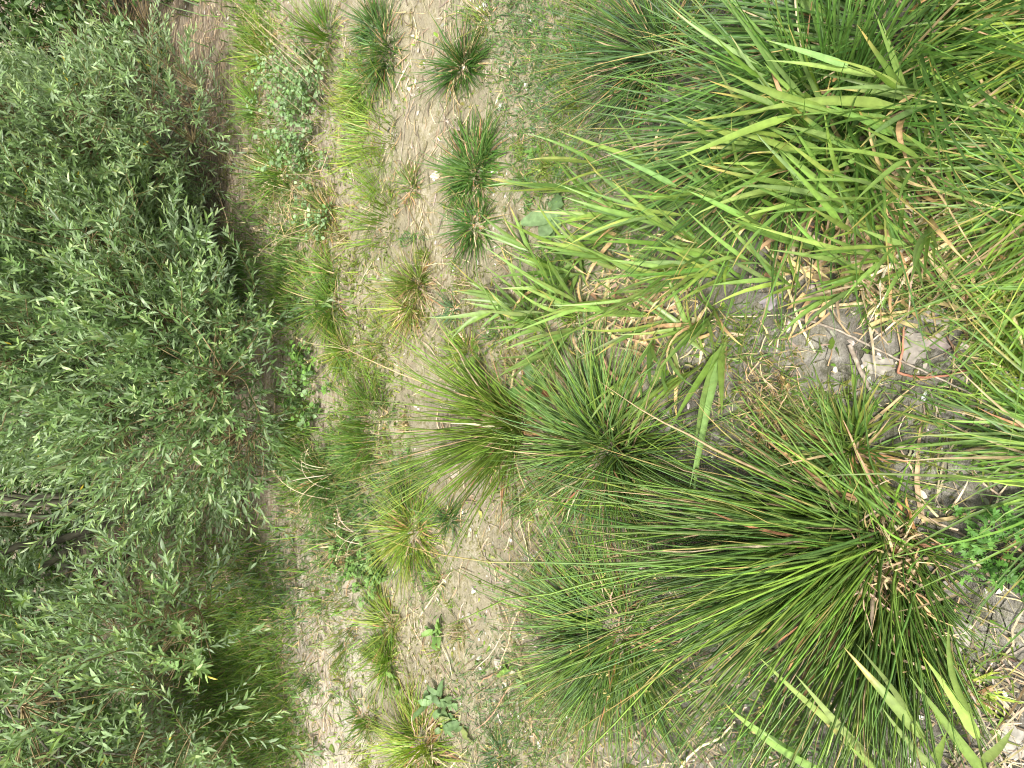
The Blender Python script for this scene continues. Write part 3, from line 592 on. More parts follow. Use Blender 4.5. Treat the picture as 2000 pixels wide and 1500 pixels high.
# middle and far tufts: name, px, py, label, n, rad, L, palette, extra
mt = [
 ('grass_tuft', 905, 130, 'compact very dark green grass tuft alone on the mossy strip', 420, .055, .20, DARK, dict(el=(20, 80), bend=(.1, .6), dead=.12, wid=.0028)),
 ('grass_tuft', 930, 330, 'round leafy green tuft with a few orange blades on the mossy strip', 520, .09, .19, MID + DARK, dict(el=(12, 80), bend=(.3, 1.1), dead=.14, wid=.0034)),
 ('grass_tuft', 935, 445, 'small dark tuft touching the round leafy tuft', 200, .05, .17, DARK + MID, dict(el=(25, 80), bend=(.1, .6), dead=.1, wid=.0030)),
 ('grass_tuft', 755, 100, 'dense green tuft with pale front blades at the far side of the strip', 520, .085, .20, MID + DARK + BLUE, dict(el=(15, 82), bend=(.2, .8), dead=.12, wid=.0028, squash=1.6)),
 ('grass_tuft', 735, 55, 'dark leaning tuft just above the dense green tuft', 220, .05, .17, DARK, dict(el=(25, 80), bend=(.1, .6), wid=.0028)),
 ('grass_tuft', 725, 160, 'light green soft tuft joined to the dense green tuft', 300, .08, .15, BRIGHT + MID, dict(el=(20, 80), bend=(.2, .8), wid=.0024, squash=1.6)),
 ('feathery_grass', 745, 290, 'upper half of the long feathery light green grass bank', 700, .14, .19, BRIGHT + YEL[:1] + [(.19, .30, .07)], dict(el=(45, 88), bend=(.1, .6), wid=.0022, squash=1.7, dead=.05)),
 ('feathery_grass', 745, 400, 'lower half of the long feathery light green grass bank', 700, .13, .19, BRIGHT + YEL[:1] + [(.19, .30, .07)], dict(el=(45, 88), bend=(.1, .6), wid=.0022, squash=1.7, dead=.08)),
 ('grass_tuft', 815, 365, 'tiny olive tuft in the middle of the worn strip', 150, .035, .10, OLIVE + MID, dict(el=(15, 75), bend=(.3, 1.0), wid=.0022, dead=.4, squash=1.8)),
 ('grass_tuft', 822, 555, 'green tuft with a reddish brown base on the worn strip', 300, .05, .19, OLIVE + BRIGHT, dict(el=(30, 85), bend=(.1, .8), wid=.0022, dead=.5)),
 ('grass_tuft', 805, 605, 'straw coloured tuft right beside the reddish based tuft', 260, .045, .18, OLIVE + STRAW[:1] + YEL, dict(el=(20, 80), bend=(.2, .8), wid=.0022, dead=.6)),
 ('grass_tuft', 895, 605, 'little bluish tuft on bare silt in front of the straw tufts', 90, .025, .11, BLUE, dict(el=(25, 80), bend=(.1, .6), wid=.0026)),
 ('grass_tuft', 650, 535, 'bright tuft at the foot of the middle willow, upper one of two', 260, .07, .17, BRIGHT + MID, dict(el=(20, 82), bend=(.2, .8), wid=.0024)),
 ('grass_tuft', 655, 600, 'bright fluffy tuft at the foot of the middle willow, lower one of two', 480, .085, .22, BRIGHT + MID, dict(el=(15, 82), bend=(.2, .8), wid=.0024)),
 ('grass_tuft', 680, 685, 'spiky yellow green tuft crossed by a dry stalk', 260, .045, .18, YEL + BRIGHT, dict(el=(10, 80), bend=(.1, .6), wid=.0022)),
 ('feathery_grass', 755, 670, 'low feathery tuft with rusty stems behind the straw tufts', 300, .10, .11, OLIVE + BRIGHT + RUST[:1], dict(el=(30, 85), bend=(.1, .7), wid=.0020)),
 ('feathery_grass', 735, 830, 'soft bright green grass brush behind the tall stiff rush', 700, .11, .28, BRIGHT + MID, dict(el=(50, 88), bend=(.1, .6), wid=.0022, dead=.05, squash=1.3)),
 ('grass_tuft', 640, 930, 'dark green tuft under the willow with curled dry stalks on it', 450, .09, .26, MID + DARK, dict(el=(25, 85), bend=(.2, .8), wid=.0026)),
 ('grass_tuft', 705, 880, 'fine mid green tuft behind the soft grass brush', 300, .08, .16, MID, dict(el=(30, 85), bend=(.2, .8), wid=.0022)),
 ('grass_tuft', 795, 935, 'mid green pointed tuft next to the yellow green one', 280, .06, .17, MID + BLUE, dict(el=(20, 82), bend=(.2, .8), wid=.0026)),
 ('grass_tuft', 810, 1035, 'spreading yellow green tuft in the middle of the grassy strip', 560, .085, .24, YEL + BRIGHT, dict(el=(10, 82), bend=(.3, 1.0), wid=.0028, dead=.2)),
 ('grass_tuft', 885, 1010, 'small dark bluish tuft in front of the spreading yellow green one', 200, .04, .12, BLUE + DARK, dict(el=(15, 80), bend=(.1, .7), wid=.0022)),
 ('grass_tuft', 675, 1065, 'dead straw coloured tuft above the lobed green herb', 160, .05, .14, STRAW + RUST, dict(el=(10, 75), bend=(.2, .9), wid=.0024, dead=.5)),
 ('grass_tuft', 690, 1235, 'thin brownish green tuft on the pale sandy bank, leftmost', 240, .06, .12, OLIVE + MID, dict(el=(40, 88), bend=(.1, .5), wid=.0022, squash=2.2)),
 ('grass_tuft', 765, 1225, 'upper yellow green tuft of the pair beside the small dock', 300, .06, .17, YEL + BRIGHT + OLIVE, dict(el=(20, 84), bend=(.2, .8), wid=.0024, squash=1.5)),
 ('grass_tuft', 770, 1290, 'lower green tuft of the pair beside the small dock', 300, .06, .17, BRIGHT + MID, dict(el=(15, 84), bend=(.2, .9), wid=.0026)),
 ('grass_tuft', 865, 1135, 'thin upright tuft at the edge of the mossy strip', 90, .04, .09, MID, dict(el=(40, 88), bend=(.1, .5), wid=.0020)),
 ('grass_tuft', 730, 1395, 'soft mid green tuft on the sandy bank behind the big dock', 330, .08, .13, MID + BRIGHT, dict(el=(40, 88), bend=(.1, .6), wid=.0022)),
 ('grass_tuft', 835, 1455, 'large yellow green tuft at the lower edge beside the big dock', 560, .12, .22, YEL + BRIGHT, dict(el=(12, 84), bend=(.2, .9), wid=.0028, dead=.25)),
 ('grass_tuft', 985, 1475, 'small dark green tuft at the lower edge on grey silt', 150, .05, .11, BLUE + DARK, dict(el=(12, 75), bend=(.2, .8), wid=.0026)),
 ('grass_tuft', 640, 75, 'tall fresh green tuft at the upper edge behind the worn strip', 380, .10, .24, BRIGHT + MID, dict(el=(30, 86), bend=(.2, .8), wid=.0026)),
 ('grass_tuft', 520, 95, 'light green tuft at the upper edge next to the litter track', 280, .12, .20, BRIGHT + YEL, dict(el=(30, 86), bend=(.2, .8), wid=.0030)),
 ('grass_tuft', 500, 215, 'small bright tuft standing on the brown litter track', 220, .06, .18, BRIGHT + MID, dict(el=(30, 86), bend=(.2, .8), wid=.0028)),
 ('grass_tuft', 545, 340, 'green tuft behind the pale leaved herb', 340, .10, .22, MID + BRIGHT, dict(el=(30, 86), bend=(.2, .8), wid=.0028)),
 ('grass_tuft', 640, 425, 'reddish and green tuft among dry curled stalks', 260, .08, .16, OLIVE + MID + RUST[:1], dict(el=(15, 80), bend=(.3, 1.0), wid=.0026, dead=.5)),
 ('grass_tuft', 700, 195, 'yellow green low tuft in front of the straw coloured stalks', 220, .06, .12, YEL, dict(el=(20, 82), bend=(.2, .8), wid=.0024)),
 ('grass_tuft', 950, 40, 'sparse yellow flowered tuft at the upper edge of the mossy strip', 60, .05, .12, YEL + OLIVE, dict(el=(30, 86), bend=(.1, .5), wid=.0020)),
 ('grass_tuft', 1140, 130, 'low green tuft between the mossy strip and the bluish rush', 200, .06, .10, MID + BLUE, dict(el=(15, 75), bend=(.3, .9), wid=.0026)),
 ('grass_tuft', 1125, 160, 'low yellowish star shaped tuft near the bluish rush', 120, .04, .06, YEL + BRIGHT, dict(el=(5, 60), bend=(.1, .7), wid=.0030)),
 ('grass_tuft', 1900, 1345, 'tiny bright tuft alone on the grey silt in the lower right', 60, .035, .07, BRIGHT + YEL, dict(el=(10, 70), bend=(.1, .7), wid=.0030)),
 ('grass_tuft', 920, 690, 'yellowish sprawling tuft between the tall stiff rush and the reeds', 180, .06, .12, YEL + BRIGHT, dict(el=(10, 75), bend=(.2, .8), wid=.0028)),
]
for nm, px, py, lab, n, rad, L, pal, kw in mt:
    wid = kw.pop('wid') ; kw.setdefault('dead', .1); kw['kink'] = .065; kw['lean'] = (float(rg.normal(0, .15)), float(rg.normal(0, .15))); kw.setdefault('thatch', 24)
    if L > .15: kw['hair'] = 60
    tussock(nm, px, py, lab, 'grass tuft' if nm == 'grass_tuft' else 'feathery grass', int(n * (.62 if nm == 'grass_tuft' else .42)), rad * .92, L * (.84 if px > 720 and py < 500 else .95), pal, wid * 1.65, parts=0, K=6, **kw)

# ------------------------------------------------------------------ reeds: every leaf a part
def ribbon_leaf(P0, D0, L, W, pal, g, droop=.8, K=8, C=None, width=None, fold=.35, wav=0., pw=1.6):
    az = math.atan2(D0[0], D0[1]); el = math.asin(max(-1, min(1, D0[2])))
    P = curves(np.array([P0]), np.array([az]), np.array([el]), np.array([L]), np.array([droop]), K, pw, .3, .02, g)
    s = np.linspace(0, 1, K); prof = width if width is not None else np.minimum(1, .45 + s * 4) * np.clip(1 - s ** 1.9, .02, 1)
    side = np.array([[math.cos(az + g.normal(0, .3)), -math.sin(az), g.normal(0, .3)]])
    C = cols(pal, 1, K, g, .15, (.50, .38, .12), .25) if C is None else C
    Pm = P.copy()
    if wav: Pm[0, 1:-1, 2] += np.abs(g.normal(0, wav, K - 2))
    V, q, CC = strips(Pm, (W * .5 * prof)[None], side, C, fold); return V[0], q, CC[0]
RPAL = [(.18, .29, .06), (.23, .34, .085), (.15, .25, .055), (.20, .29, .10), (.25, .33, .07)]
RDRY = [(.42, .27, .14), (.50, .38, .20), (.46, .32, .16)]
def reed(px, py, H, lean_az, lean, nl, label, group, g, leafL=.26, leafW=.018, pal=RPAL, el=None, dry=.1, name='reed'):
    b = gp(px, py); root = empty(name, b, label, 'reed', group)
    K = 8; P = curves(b[None], np.array([lean_az]), np.array([R(90) - lean]), np.array([H]), np.array([g.uniform(.05, .4)]), K, 1.2, .1, .02, g)
    W = np.linspace(.0036, .0018, K)[None] * leafW / .018; C = cols([(.16, .24, .05), (.20, .27, .07)], 1, K, g, .1)
    V, q, CC = tubes(P, W, C, 5); link('stem', mesh_from('stem', V[0] - b, [q], CC[0], M_REED), root)
    s = np.linspace(0, 1, K); a0 = g.random() * 6.28
    for i in range(nl):
        t = (i + .6) / nl * .98 + .02; p = np.array([np.interp(t, s, P[0, :, k]) for k in range(3)])
        tg = P[0, min(K - 1, int(t * (K - 1)) + 1)] - P[0, max(0, int(t * (K - 1)) - 1)]; tg = tg / np.linalg.norm(tg)
        az = a0 + i * math.pi + g.normal(0, .5); out = np.array([math.sin(az), math.cos(az), .1]); spread = g.uniform(.25, .75) * (1 - .6 * t)
        D = tg * math.cos(spread) + out * math.sin(spread); D /= np.linalg.norm(D)
        L = leafL * g.uniform(.7, 1.2) * (.75 + .4 * math.sin(t * 2.6)); isdry = g.random() < dry * (1.5 - 2.4 * t)
        V, q, CC = ribbon_leaf(p, D, L, leafW * g.uniform(.75, 1.2), RDRY if isdry else pal, g, g.uniform(.0, .55) + (1.6 if isdry else 0))
        link('leaf', mesh_from('leaf', V - b, [q], CC, M_DRY if isdry else M_REED), root)
    return root
g3 = np.random.default_rng(303)
ORD = 'first second third fourth fifth sixth seventh eighth ninth tenth eleventh twelfth thirteenth fourteenth fifteenth sixteenth seventeenth eighteenth nineteenth twentieth'.split()
ORD += ['twenty-' + o for o in ORD[:9]] + ['thirtieth'] + ['thirty-' + o for o in ORD[:9]] + ['fortieth'] + ['forty-' + o for o in ORD[:9]]
def stand(n, xs, ys, H, label, group, leafL, leafW, lean=(.05, .45), nl=(5, 8), pal=RPAL, dry=.12, azc=0., azs=.9, cl=None):
    spots = sorted([(g3.uniform(*xs), g3.uniform(*ys)) for _ in range(n)], reverse=True)
    for i_, (px, py) in enumerate(spots):
        reed(px, py, g3.uniform(*H), g3.normal(azc, azs), g3.uniform(*lean), g3.integers(*nl), label + ', its foot ' + ORD[i_] + ' from the right edge', group, g3, leafL, leafW, pal, dry=dry)
stand(18, (1600, 1900), (170, 430), (.14, .32), 'tall reed of the dense upper right stand', 'reeds of the dense upper right stand', .18, .0115)
stand(44, (1330, 1830), (300, 570), (.12, .33), 'slender reed of the long middle stand', 'reeds of the long middle stand', .18, .0112, dry=.15)
stand(20, (1120, 1330), (330, 620), (.08, .22), 'low reed at the far end of the bed', 'low reeds at the far end of the reed bed', .18, .013)
stand(20, (1010, 1150), (480, 720), (.04, .14), 'short pale reed beside the worn strip', 'short pale reeds beside the worn strip', .15, .014, lean=(.2, .9), pal=[(.19, .29, .07), (.23, .33, .10), (.16, .26, .06)], dry=.10, azs=2.)
stand(12, (1250, 1420), (590, 720), (.05, .16), 'low fanning reed above the centre silt', 'low fanning reeds above the centre silt', .17, .0125, lean=(.3, 1.0), azc=-1.4, azs=1.0)
reed(1900, 215, .42, -.3, .45, 6, 'long pale reed stem crossing the dark rushes near the upper edge', None, g3, .24, .02)
reed(1640, 70, .30, 1.2, .6, 5, 'light green reed shoot reaching past the upper edge', None, g3, .28, .022, pal=[(.2, .32, .07)])
reed(1430, 655, .10, -1.5, .9, 7, 'star shaped reed shoot lying low at the edge of the open grey silt', None, g3, .27, .022)
for k, (px, py, lz, le, hh) in enumerate([(1850, 1600, .9, .85, .32), (1900, 1585, 1.35, .85, .34), (1945, 1575, 1.6, .9, .30), (1830, 1610, .5, .9, .30)]):
    reed(px, py, hh, lz, le, 5, ['pale broad reed shoot in the lower right corner, second from the left', 'palest upright broad reed shoot in the lower right corner', 'rightmost broad reed shoot of the lower right corner', 'leftmost slanting broad reed shoot at the lower right edge'][k],
         None, g3, .20, .020, pal=[(.25, .34, .09), (.28, .37, .12), (.21, .32, .07)], dry=.0)
# dry blades under the reeds
def dry_bed(name, px, py, sx, sy, n, L, wd, label, z=.03):
    g = np.random.default_rng(n + px); b = gp(px, py); X, Y = gxy(g.normal(px, sx, n), g.normal(py, sy, n)); az = g.random(n) * 6.28
    P = curves(np.stack([X, Y, gz(X, Y) + g.random(n) * z], -1), az, g.uniform(-.2, .5, n), L * g.uniform(.4, 1.3, n), g.uniform(0, 1.2, n), 6, 1.3, .6, .08, g)
    s = np.linspace(0, 1, 6); W = wd * .5 * g.uniform(.4, 1.2, (n, 1)) * np.clip(1 - s ** 2.5, .05, 1)[None]; side = np.stack([np.cos(az), -np.sin(az), g.normal(0, .7, n)], -1)
    V, q, CC = strips(P, W, side, cols(RDRY + STRAW, n, 6, g, .25), .3); a = Acc(); many(V, q, CC, a)
    return tag(a.build(name, M_DRY), label, 'dry blades', kind='stuff')
dry_bed('dry_reed_blades', 1760, 480, 110, 70, 420, .13, .010, 'brown and orange dry blades lying between the upper reeds')
dry_bed('dry_reed_blades', 1270, 600, 60, 50, 260, .10, .009, 'tan dry blades lying under the low fanning reeds')
dry_bed('dry_rush_stems', 1740, 1120, 60, 70, 220, .10, .005, 'pale dead stem pieces lying round the foot of the huge rush', .06)
dry_bed('dry_sedge_mat', 1520, 800, 45, 60, 260, .06, .0022, 'fine straw coloured mat behind the brown headed sedge')
dry_bed('dry_grass_mat', 600, 400, 30, 50, 130, .14, .003, 'pale curled dry grass in a heap behind the feathery grass', .08)

# ------------------------------------------------------------------ broad leaved herbs
OV = lambda K, p=1.0: np.clip(np.sin(np.linspace(0.10, math.pi * .97, K) ** 1.0) ** .8, .06, 1)
def rosette(name, px, py, n, L, W, pal, label, cat, el=(5, 55), seed=1, droop=(.2, .8), aim=None, mat=M_HERB, rad=.01):
    g = np.random.default_rng(seed); b = gp(px, py); root = empty(name, b, label, cat)
    for i in range(n):
        az = (i * 2.4 + g.normal(0, .3)) if aim is None else g.normal(*aim); e = R(g.uniform(*el)); l = L * g.uniform(.35, 1.15); az += g.normal(0, .35)
        D = np.array([math.sin(az) * math.cos(e), math.cos(az) * math.cos(e), math.sin(e)])
        K = 10; wp = OV(K); wp[:2] = [.08, .14]
        C = np.repeat(np.array(pal[g.integers(0, len(pal))])[None, None] * np.exp(g.normal(0, .15)), K, 1)
        p0 = b + np.array([g.normal(0, rad), g.normal(0, rad), .004])
        V, q, CC = ribbon_leaf(p0, D, l, W * g.uniform(.8, 1.2), pal, g, g.uniform(*droop), K, C, wp, .18, .004)
        link('leaf', mesh_from('leaf', V - b, [q], CC, mat), root)
    return root
DOCK = [(.16, .25, .10), (.13, .21, .085), (.14, .22, .09), (.12, .18, .07), (.20, .24, .08)]
rosette('dock_plant', 885, 1375, 26, .078, .025, DOCK, 'big grey green dock with broad leaves near the lower edge', 'dock', seed=5, el=(5, 60), rad=.05, droop=(.2, 1.3))
rosette('dock_plant', 872, 1240, 12, .07, .020, [(.13, .23, .06), (.16, .26, .07)], 'small fresh green dock beside the worn strip', 'dock', seed=6, el=(5, 60), rad=.02, droop=(.2, 1.3))
rosette('dock_plant', 1060, 760, 15, .10, .034, [(.11, .22, .045), (.14, .25, .06), (.12, .17, .05), (.22, .10, .05)], 'dock with reddish stalks between the reeds and the stiff rush', 'dock', seed=7, el=(5, 45))
rosette('plantain_plant', 1100, 420, 4, .15, .065, [(.15, .24, .10), (.18, .27, .12)], 'pale big oval leaves of a plantain at the far tip of the reed bed', 'plantain', seed=8, el=(10, 45), aim=(.2, .9))
rosette('seedling', 1055, 300, 7, .035, .014, [(.13, .25, .05)], 'small oval leaved seedling with a white petal on the silt', 'seedling', seed=9)
rosette('seedling', 1035, 1330, 9, .045, .015, DOCK, 'small dark leaved seedling on the silt below the bushy rush', 'seedling', seed=10)
rosette('seedling', 995, 1300, 7, .035, .014, [(.16, .26, .05)], 'small yellow green seedling at the far side of the bushy rush', 'seedling', seed=12)
rosette('seedling', 790, 1330, 7, .06, .018, [(.17, .28, .06), (.22, .30, .1)], 'light leaved seedling between the pair of tufts and the big dock', 'seedling', seed=13)

def herb(name, px, py, n, H, leaf, pal, label, cat, seed, spread=.06, stems=14, elr=(40, 85), lobes=1, perleaf=1, leafw=.8, part=40):
    """branching herb: stems carrying many small leaves or lobed leaflets; the first leaves are parts"""
    g = np.random.default_rng(seed); b = gp(px, py); root = empty(name, b, label, cat)
    az = g.random(stems) * 6.28; e = np.radians(g.uniform(*elr, stems)); rr = g.random(stems) ** .5 * spread
    X = b[0] + np.sin(az) * rr; Y = b[1] + np.cos(az) * rr
    P = curves(np.stack([X, Y, gz(X, Y)], -1), az, e, H * g.uniform(.5, 1.1, stems), g.uniform(.1, .8, stems), 6, 1.2, .2, .05, g)
    V, q, C = tubes(P, np.repeat(np.linspace(.0018, .0008, 6)[None], stems, 0), cols([(.14, .18, .06)], stems, 6, g)); a = Acc(); many(V - b, q, C, a); a.build('stalks', M_HERB, root, 'stuff')
    si = g.integers(0, stems, n); t = g.uniform(.2, 1, n); s = np.linspace(0, 1, 6)
    pos = np.stack([[np.interp(t[k], s, P[si[k], :, c]) for c in range(3)] for k in range(n)])
    la = g.random(n) * 6.28; le = g.normal(.25, .4, n); D = np.stack([np.sin(la) * np.cos(le), np.cos(la) * np.cos(le), np.sin(le)], -1)
    Nn = nrm(np.array([0, 0, 1.]) + g.normal(0, .35, (n, 3))); cl = np.array(pal)[g.integers(0, len(pal), n)] * np.exp(g.normal(0, .15, (n, 1))); L = leaf * g.uniform(.6, 1.25, n)
    VV = []; 
    S = nrm(np.cross(D, Nn))
    for j in range(lobes):
        ang = (j - (lobes - 1) / 2) * .75; Dj = D * math.cos(ang) + S * math.sin(ang); base = pos + D * (leaf * .25)
        if lobes > 1 and j not in (lobes // 2,): base = base + D * (leaf * .15)
        V, F, C = leaves_arr(base, nrm(Dj), Nn, L * (.9 if lobes == 1 else .8), L * leafw * (1 if lobes == 1 else .55), cl, .12, 1, .8, .35, .7, .15); VV.append((V, F, C))
    V = np.concatenate([v[0] for v in VV], 1); C = np.concatenate([v[2] for v in VV], 1); F = [np.concatenate([VV[0][1][k] + j * 8 for j in range(lobes)]) for k in range(2)]
    for k in range(min(part, n)): link('leaf', mesh_from('leaf', V[k] - b, F, C[k], M_HERB), root)
    a = Acc(); v, ff, c = expand(V[part:], F, C[part:]); a.add(v - b, ff, c); a.build('leaves', M_HERB, root, 'stuff')
    return root
PALEG = [(.22, .33, .15), (.27, .37, .20), (.18, .30, .10)]
herb('clover_bush', 610, 245, 900, .26, .022, PALEG, 'pale round leaved herb bush behind the straw stalks', 'herb', 51, .16, 40, part=150)
herb('clover_bush', 600, 150, 450, .22, .022, PALEG, 'smaller pale round leaved herb near the upper edge', 'herb', 52, .14, 25, part=80)
herb('clover_bush', 640, 385, 260, .14, .020, PALEG, 'sprawling pale herb among the dry curled grass', 'herb', 53, .14, 20, part=60)
herb('clover_bush', 620, 750, 300, .16, .026, [(.15, .28, .06), (.19, .30, .12)], 'light round leaved herb at the dark foot of the middle willow', 'herb', 54, .14, 22, part=80)
herb('lobed_herb', 735, 1115, 190, .08, .022, [(.17, .29, .08), (.21, .33, .11)], 'vivid green herb with lobed leaves beside the spreading yellow green tuft', 'herb', 55, .09, 26, lobes=5, part=100)
herb('lobed_herb', 690, 1085, 90, .08, .022, [(.14, .25, .06)], 'smaller vivid green lobed herb at the foot of the dead straw tuft', 'herb', 56, .06, 14, lobes=5, part=60)
herb('feathery_herb', 1985, 1050, 260, .10, .015, [(.10, .23, .04), (.13, .27, .05), (.08, .19, .035)], 'bright toothed feathery herb on the right edge beside the huge rush', 'herb', 57, .05, 34, lobes=5, part=200, leafw=.6)
herb('feathery_herb', 960, 770, 160, .10, .022, [(.16, .26, .05)], 'low yellowish herb half hidden in the tall stiff rush', 'herb', 58, .06, 12, lobes=3, part=40)
herb('willow_seedling', 610, 720, 60, .16, .045, [(.15, .27, .06)], 'light green willow sprout at the foot of the middle willow', 'willow sprout', 59, .02, 4, leafw=.25, part=60)
herb('mallow_seedling', 1085, 1110, 18, .05, .02, [(.14, .25, .05)], 'tiny round leaved sprout near the far side of the huge rush', 'sprout', 60, .03, 5, part=18)

# ------------------------------------------------------------------ straw stalks standing and curled
def culms(name, px, py, n, H, az, azs, el, label, seed, rad=.06, droop=(.1, .5), pal=STRAW, headL=.05, wd=.0016):
    g = np.random.default_rng(seed); b = gp(px, py); root = empty(name, b, label, 'dry stalks')
    X = b[0] + g.normal(0, rad, n); Y = b[1] + g.normal(0, rad * .5, n)
    P = curves(np.stack([X, Y, gz(X, Y)], -1), g.normal(az, azs, n), np.radians(g.normal(el, 8, n)), H * g.uniform(.6, 1.1, n), g.uniform(*droop, n), 10, 1.6, .15, .02, g)
    V, q, C = tubes(P, np.repeat(np.linspace(wd, wd * .5, 10)[None], n, 0), cols(pal, n, 10, g, .15))
    for k in range(n): link('stalk', mesh_from('stalk', V[k] - b, [q], C[k], M_DRY), root)
    if headL: heads(root, b, np.concatenate([P[:, -1], P[:, -2]]), 0, .010, [(.50, .42, .27), (.44, .35, .2)], spread=.006, g=g, perhead=7)
    return root
culms('straw_stalks', 655, 185, 14, .55, .95, .18, 40, 'sheaf of long straw coloured stalks leaning towards the upper edge', 71, .10)
culms('straw_stalks', 630, 400, 9, .34, -.2, .6, 60, 'bent dry stalks with pale heads behind the feathery grass bank', 72, .10, (.8, 2.0))
culms('straw_stalks', 650, 930, 7, .27, .3, .7, 70, 'cream curled grass stalks over the dark green tuft', 73, .05, (1.2, 2.8), [(.55, .47, .32)], wd=.0024)
culms('straw_stalks', 720, 1040, 8, .16, .0, .9, 60, 'short cream curled stalks beside the dead straw tuft', 74, .05, (1.2, 2.8), [(.55, .47, .32)], wd=.0022)
culms('straw_stalks', 700, 690, 4, .34, .6, .5, 35, 'thin dry stalks bowing over the spiky yellow green tuft', 75, .03, (.6, 1.4))

# ------------------------------------------------------------------ sticks, stalks and big dead leaves lying about
def stick(name, pts, rads, mat, label, cat='stick', branches=(), z=.006, sides=6):
    P = np.array([gp(*p) for p in pts]); b = P[0].copy(); K = max(9, len(P) * 5)
    s = np.linspace(0, 1, len(P)); ss = np.linspace(0, 1, K); Q = np.stack([np.interp(ss, s, P[:, k]) for k in range(3)], -1)
    for _ in range(4): Q[1:-1, :2] = (Q[:-2, :2] + Q[1:-1, :2] * 2 + Q[2:, :2]) / 4
    Q[1:-1, :2] += rg.normal(0, .0005, (K - 2, 2)); Q[:, 2] = gz(Q[:, 0], Q[:, 1]) + z
    root = empty(name, b, label, cat)
    V, q, C = tubes(Q[None], np.linspace(rads[0], rads[1], K)[None], np.full((1, K, 3), .3), sides); cap = np.array([list(range(sides))[::-1]]) if sides == 6 else None
    link('shaft', mesh_from('shaft', V[0] - b, [q], C[0], mat), root)
    for br in branches:
        P2 = np.array([gp(*p) for p in br]); Q = np.stack([np.interp(np.linspace(0, 1, 7), np.linspace(0, 1, len(P2)), P2[:, k]) for k in range(3)], -1); Q[:, 2] = gz(Q[:, 0], Q[:, 1]) + z
        V, q, C = tubes(Q[None], np.linspace(rads[0] * .7, rads[1] * .7, 7)[None], np.full((1, 7, 3), .3), sides); link('side_twig', mesh_from('side_twig', V[0] - b, [q], C[0], mat), root)
    return root
stick('forked_twig', [(862, 200), (872, 230), (888, 252), (905, 256)], (.0022, .004), M_DEADWOOD, 'grey forked twig lying on the mossy strip', 'twig', [[(885, 250), (880, 236), (876, 240)], [(893, 252), (912, 252)]])
stick('brown_stick', [(1668, 675), (1685, 715), (1706, 762)], (.0052, .0046), M_DEADWOOD, 'thick short tan stick lying on the grey silt', 'stick', z=.010)
stick('fallen_twig', [(1762, 728), (1800, 738), (1850, 735), (1905, 722), (1950, 702)], (.0028, .0018), M_REDSTEM, 'long curved red stem lying on the grey silt', 'stem', z=.012)
stick('fallen_twig', [(1762, 728), (1770, 690), (1774, 640)], (.0028, .0018), M_REDSTEM, 'straight red stem running up from the curved red one', 'stem', z=.012)
stick('long_dry_stalk', [(1560, 622), (1610, 632), (1660, 652), (1720, 682), (1790, 716), (1860, 748), (1935, 785)], (.0032, .0018), M_DEADWOOD, 'very long tan stalk crossing the open silt past the red stems', 'stalk', z=.012)
stick('dark_twig', [(1820, 1160), (1865, 1240), (1895, 1330), (1930, 1420), (1975, 1500)], (.0020, .0026), M_DEADWOOD, 'long thin grey twig on the silt in the lower right', 'twig', z=.008)
stick('dry_stalk', [(962, 1075), (978, 1155)], (.0020, .0016), M_DEADWOOD, 'straight straw on the worn strip near the small bluish tuft', 'stalk')
stick('dry_stalk', [(1056, 1070), (1030, 1100), (1020, 1115)], (.0018, .0016), M_DEADWOOD, 'short angled straw in front of the bushy rush', 'stalk')
stick('dry_stalk', [(792, 1100), (790, 1180)], (.0040, .0030), M_DEADWOOD, 'pale stalk lying behind the thin upright tuft', 'stalk')
stick('dry_stalk', [(670, 500), (672, 560), (676, 640)], (.0030, .0026), M_DEADWOOD, 'long straight pale stalk lying beside the bright fluffy tufts', 'stalk')
stick('dry_stalk', [(698, 600), (712, 680)], (.0036, .0026), M_DEADWOOD, 'cream stalk lying past the spiky yellow green tuft', 'stalk')
stick('dry_stalk', [(812, 180), (790, 330)], (.0014, .0012), M_DEADWOOD, 'thin long straw on the worn strip above the tiny olive tuft', 'stalk')
stick('dry_stalk', [(1820, 760), (1850, 830), (1865, 880)], (.0022, .0014), M_DEADWOOD, 'curved straw on the silt right of the brown headed sedge', 'stalk')
stick('red_flake', [(1050, 790), (1055, 812)], (.0045, .0035), M_REDSTEM, 'small red stalk piece beside the dock with reddish stalks', 'stalk')

def dead_leaf(px, py, size, colr, label, seed, ar=.7):
    g = np.random.default_rng(seed); b = gp(px, py); n = 22; an = np.linspace(0, 2 * math.pi, n + 1)[:-1]; rot = g.random() * 6
    rr = size * (1 + .16 * np.sin(an * 3 + g.random() * 6) + .10 * np.sin(an * 7 + g.random() * 6) + g.normal(0, .05, n))
    V = [b + np.array([0, 0, .006])]
    rings = []
    for k, fr in enumerate((.5, 1.)):
        lx = np.cos(an) * rr * fr; ly = np.sin(an) * rr * fr * ar; X = b[0] + lx * math.cos(rot) - ly * math.sin(rot); Y = b[1] + lx * math.sin(rot) + ly * math.cos(rot)
        V += list(np.stack([X, Y, gz(X, Y) + .004 + g.random(n) * .006 * fr], -1)); rings.append(1 + k * n)
    tri = [[0, 1 + i, 1 + (i + 1) % n] for i in range(n)]; qd = [[1 + i, 1 + n + i, 1 + n + (i + 1) % n, 1 + (i + 1) % n] for i in range(n)]
    V = np.array(V); V[0, 2] = float(gz(b[0], b[1])) + .006
    C = np.array(colr) * np.exp(g.normal(0, .08, (len(V), 1)))
    o = link('dead_leaf', mesh_from('dead_leaf', V - b, [np.array(tri), np.array(qd)], C, M_PALE)); o.location = b; tag(o, label, 'dead leaf'); return o
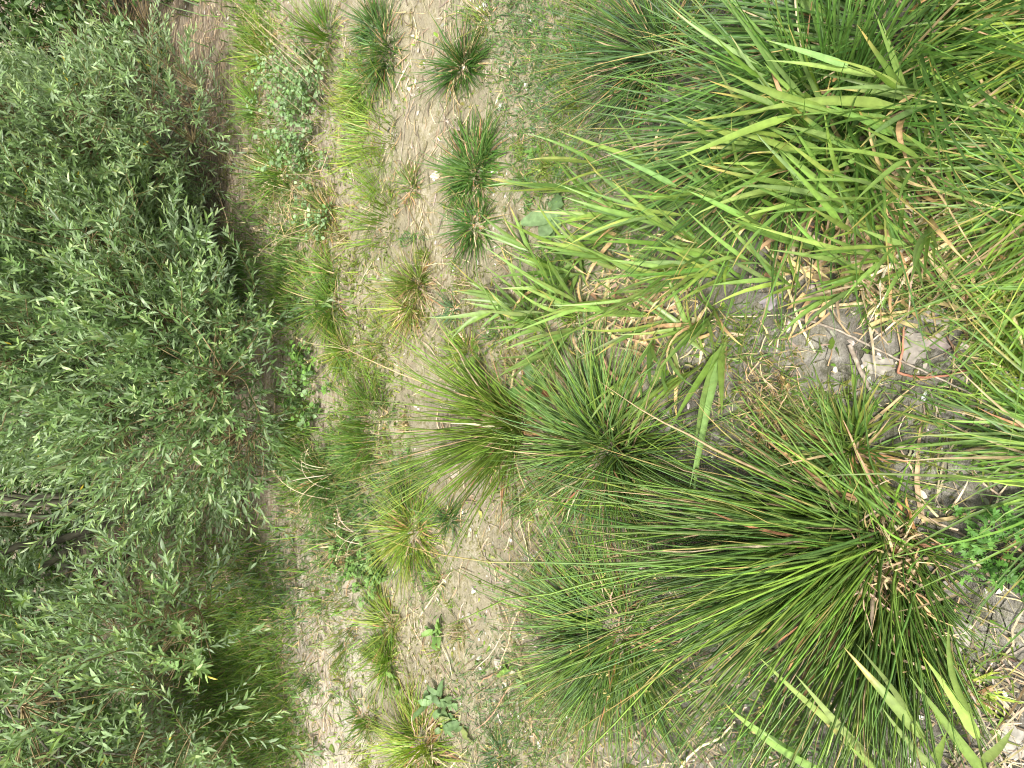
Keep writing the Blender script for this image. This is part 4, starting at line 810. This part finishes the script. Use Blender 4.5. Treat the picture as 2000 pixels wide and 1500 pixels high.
for i, (px, py, s, c, lab) in enumerate([
    (1790, 678, .034, (.24, .215, .185), 'large mauve grey dead leaf beside the straight red stem'),
    (1720, 712, .030, (.29, .265, .225), 'pale crumpled leaf patch touching the thick tan stick'),
    (1835, 670, .022, (.28, .23, .21), 'small purplish dead leaf right of the large mauve grey one'),
    (1825, 610, .030, (.27, .245, .21), 'grey dead leaf at the tip of the thin yellow grass'),
    (1515, 590, .026, (.27, .24, .25), 'dark grey dead leaf under the reeds above the open silt'),
    (1885, 1235, .034, (.30, .275, .23), 'pale ragged dead leaf on the lower right silt'),
    (1850, 1150, .022, (.42, .38, .33), 'pale small dead leaf right of the huge rush foot'),
    (1975, 750, .028, (.40, .38, .36), 'light grey leaf at the right edge below the red stem'),
    (1985, 1440, .034, (.30, .28, .24), 'light grey dead leaf in the lower right corner'),
    (1372, 860, .022, (.42, .38, .33), 'pale leaf scrap left of the brown headed sedge mat'),
    (940, 1150, .012, (.62, .58, .50), 'small whitish leaf on the mossy strip between straws'),
    (982, 210, .012, (.66, .64, .58), 'small white stone like leaf near the forked twig'),
    (1065, 340, .008, (.75, .73, .68), 'tiny white petal beside the oval leaved seedling'),
    (860, 345, .020, (.56, .48, .36), 'pale tan leaf strip behind the round leafy tuft'),
    (1960, 820, .030, (.36, .35, .33), 'grey flat leaf at the right edge above the arching tussock'),
    (945, 12, .022, (.55, .52, .47), 'pale dead leaf at the upper edge of the mossy strip')]):
    dead_leaf(px, py, s, c, lab, 900 + i)

# dead hanging wood between the willow trunks
g5 = np.random.default_rng(91)
rt = empty('dead_branch', (-1.0, 4.1, 0), 'bundle of reddish brown dead twigs hanging between the willow trunks', 'dead branch')
for k in range(15):
    a0 = np.array([-.80 + g5.normal(0, .05), 4.0 + g5.normal(0, .08), .42 + g5.normal(0, .05)]); e = np.array([-1.15 + g5.normal(0, .05), 3.95 + g5.normal(0, .10), .62 + g5.normal(0, .08)])
    P = bez(a0, (a0 + e) / 2 + g5.normal(0, .05, 3), e, 9); V, q, C = tubes(P[None], np.linspace(.008, .002, 9)[None] * g5.uniform(.5, 1.1), np.full((1, 9, 3), .2), 5)
    link('twig', mesh_from('twig', V[0] - np.array([-1.0, 4.1, 0]), [q], C[0], M_ROOT), rt)
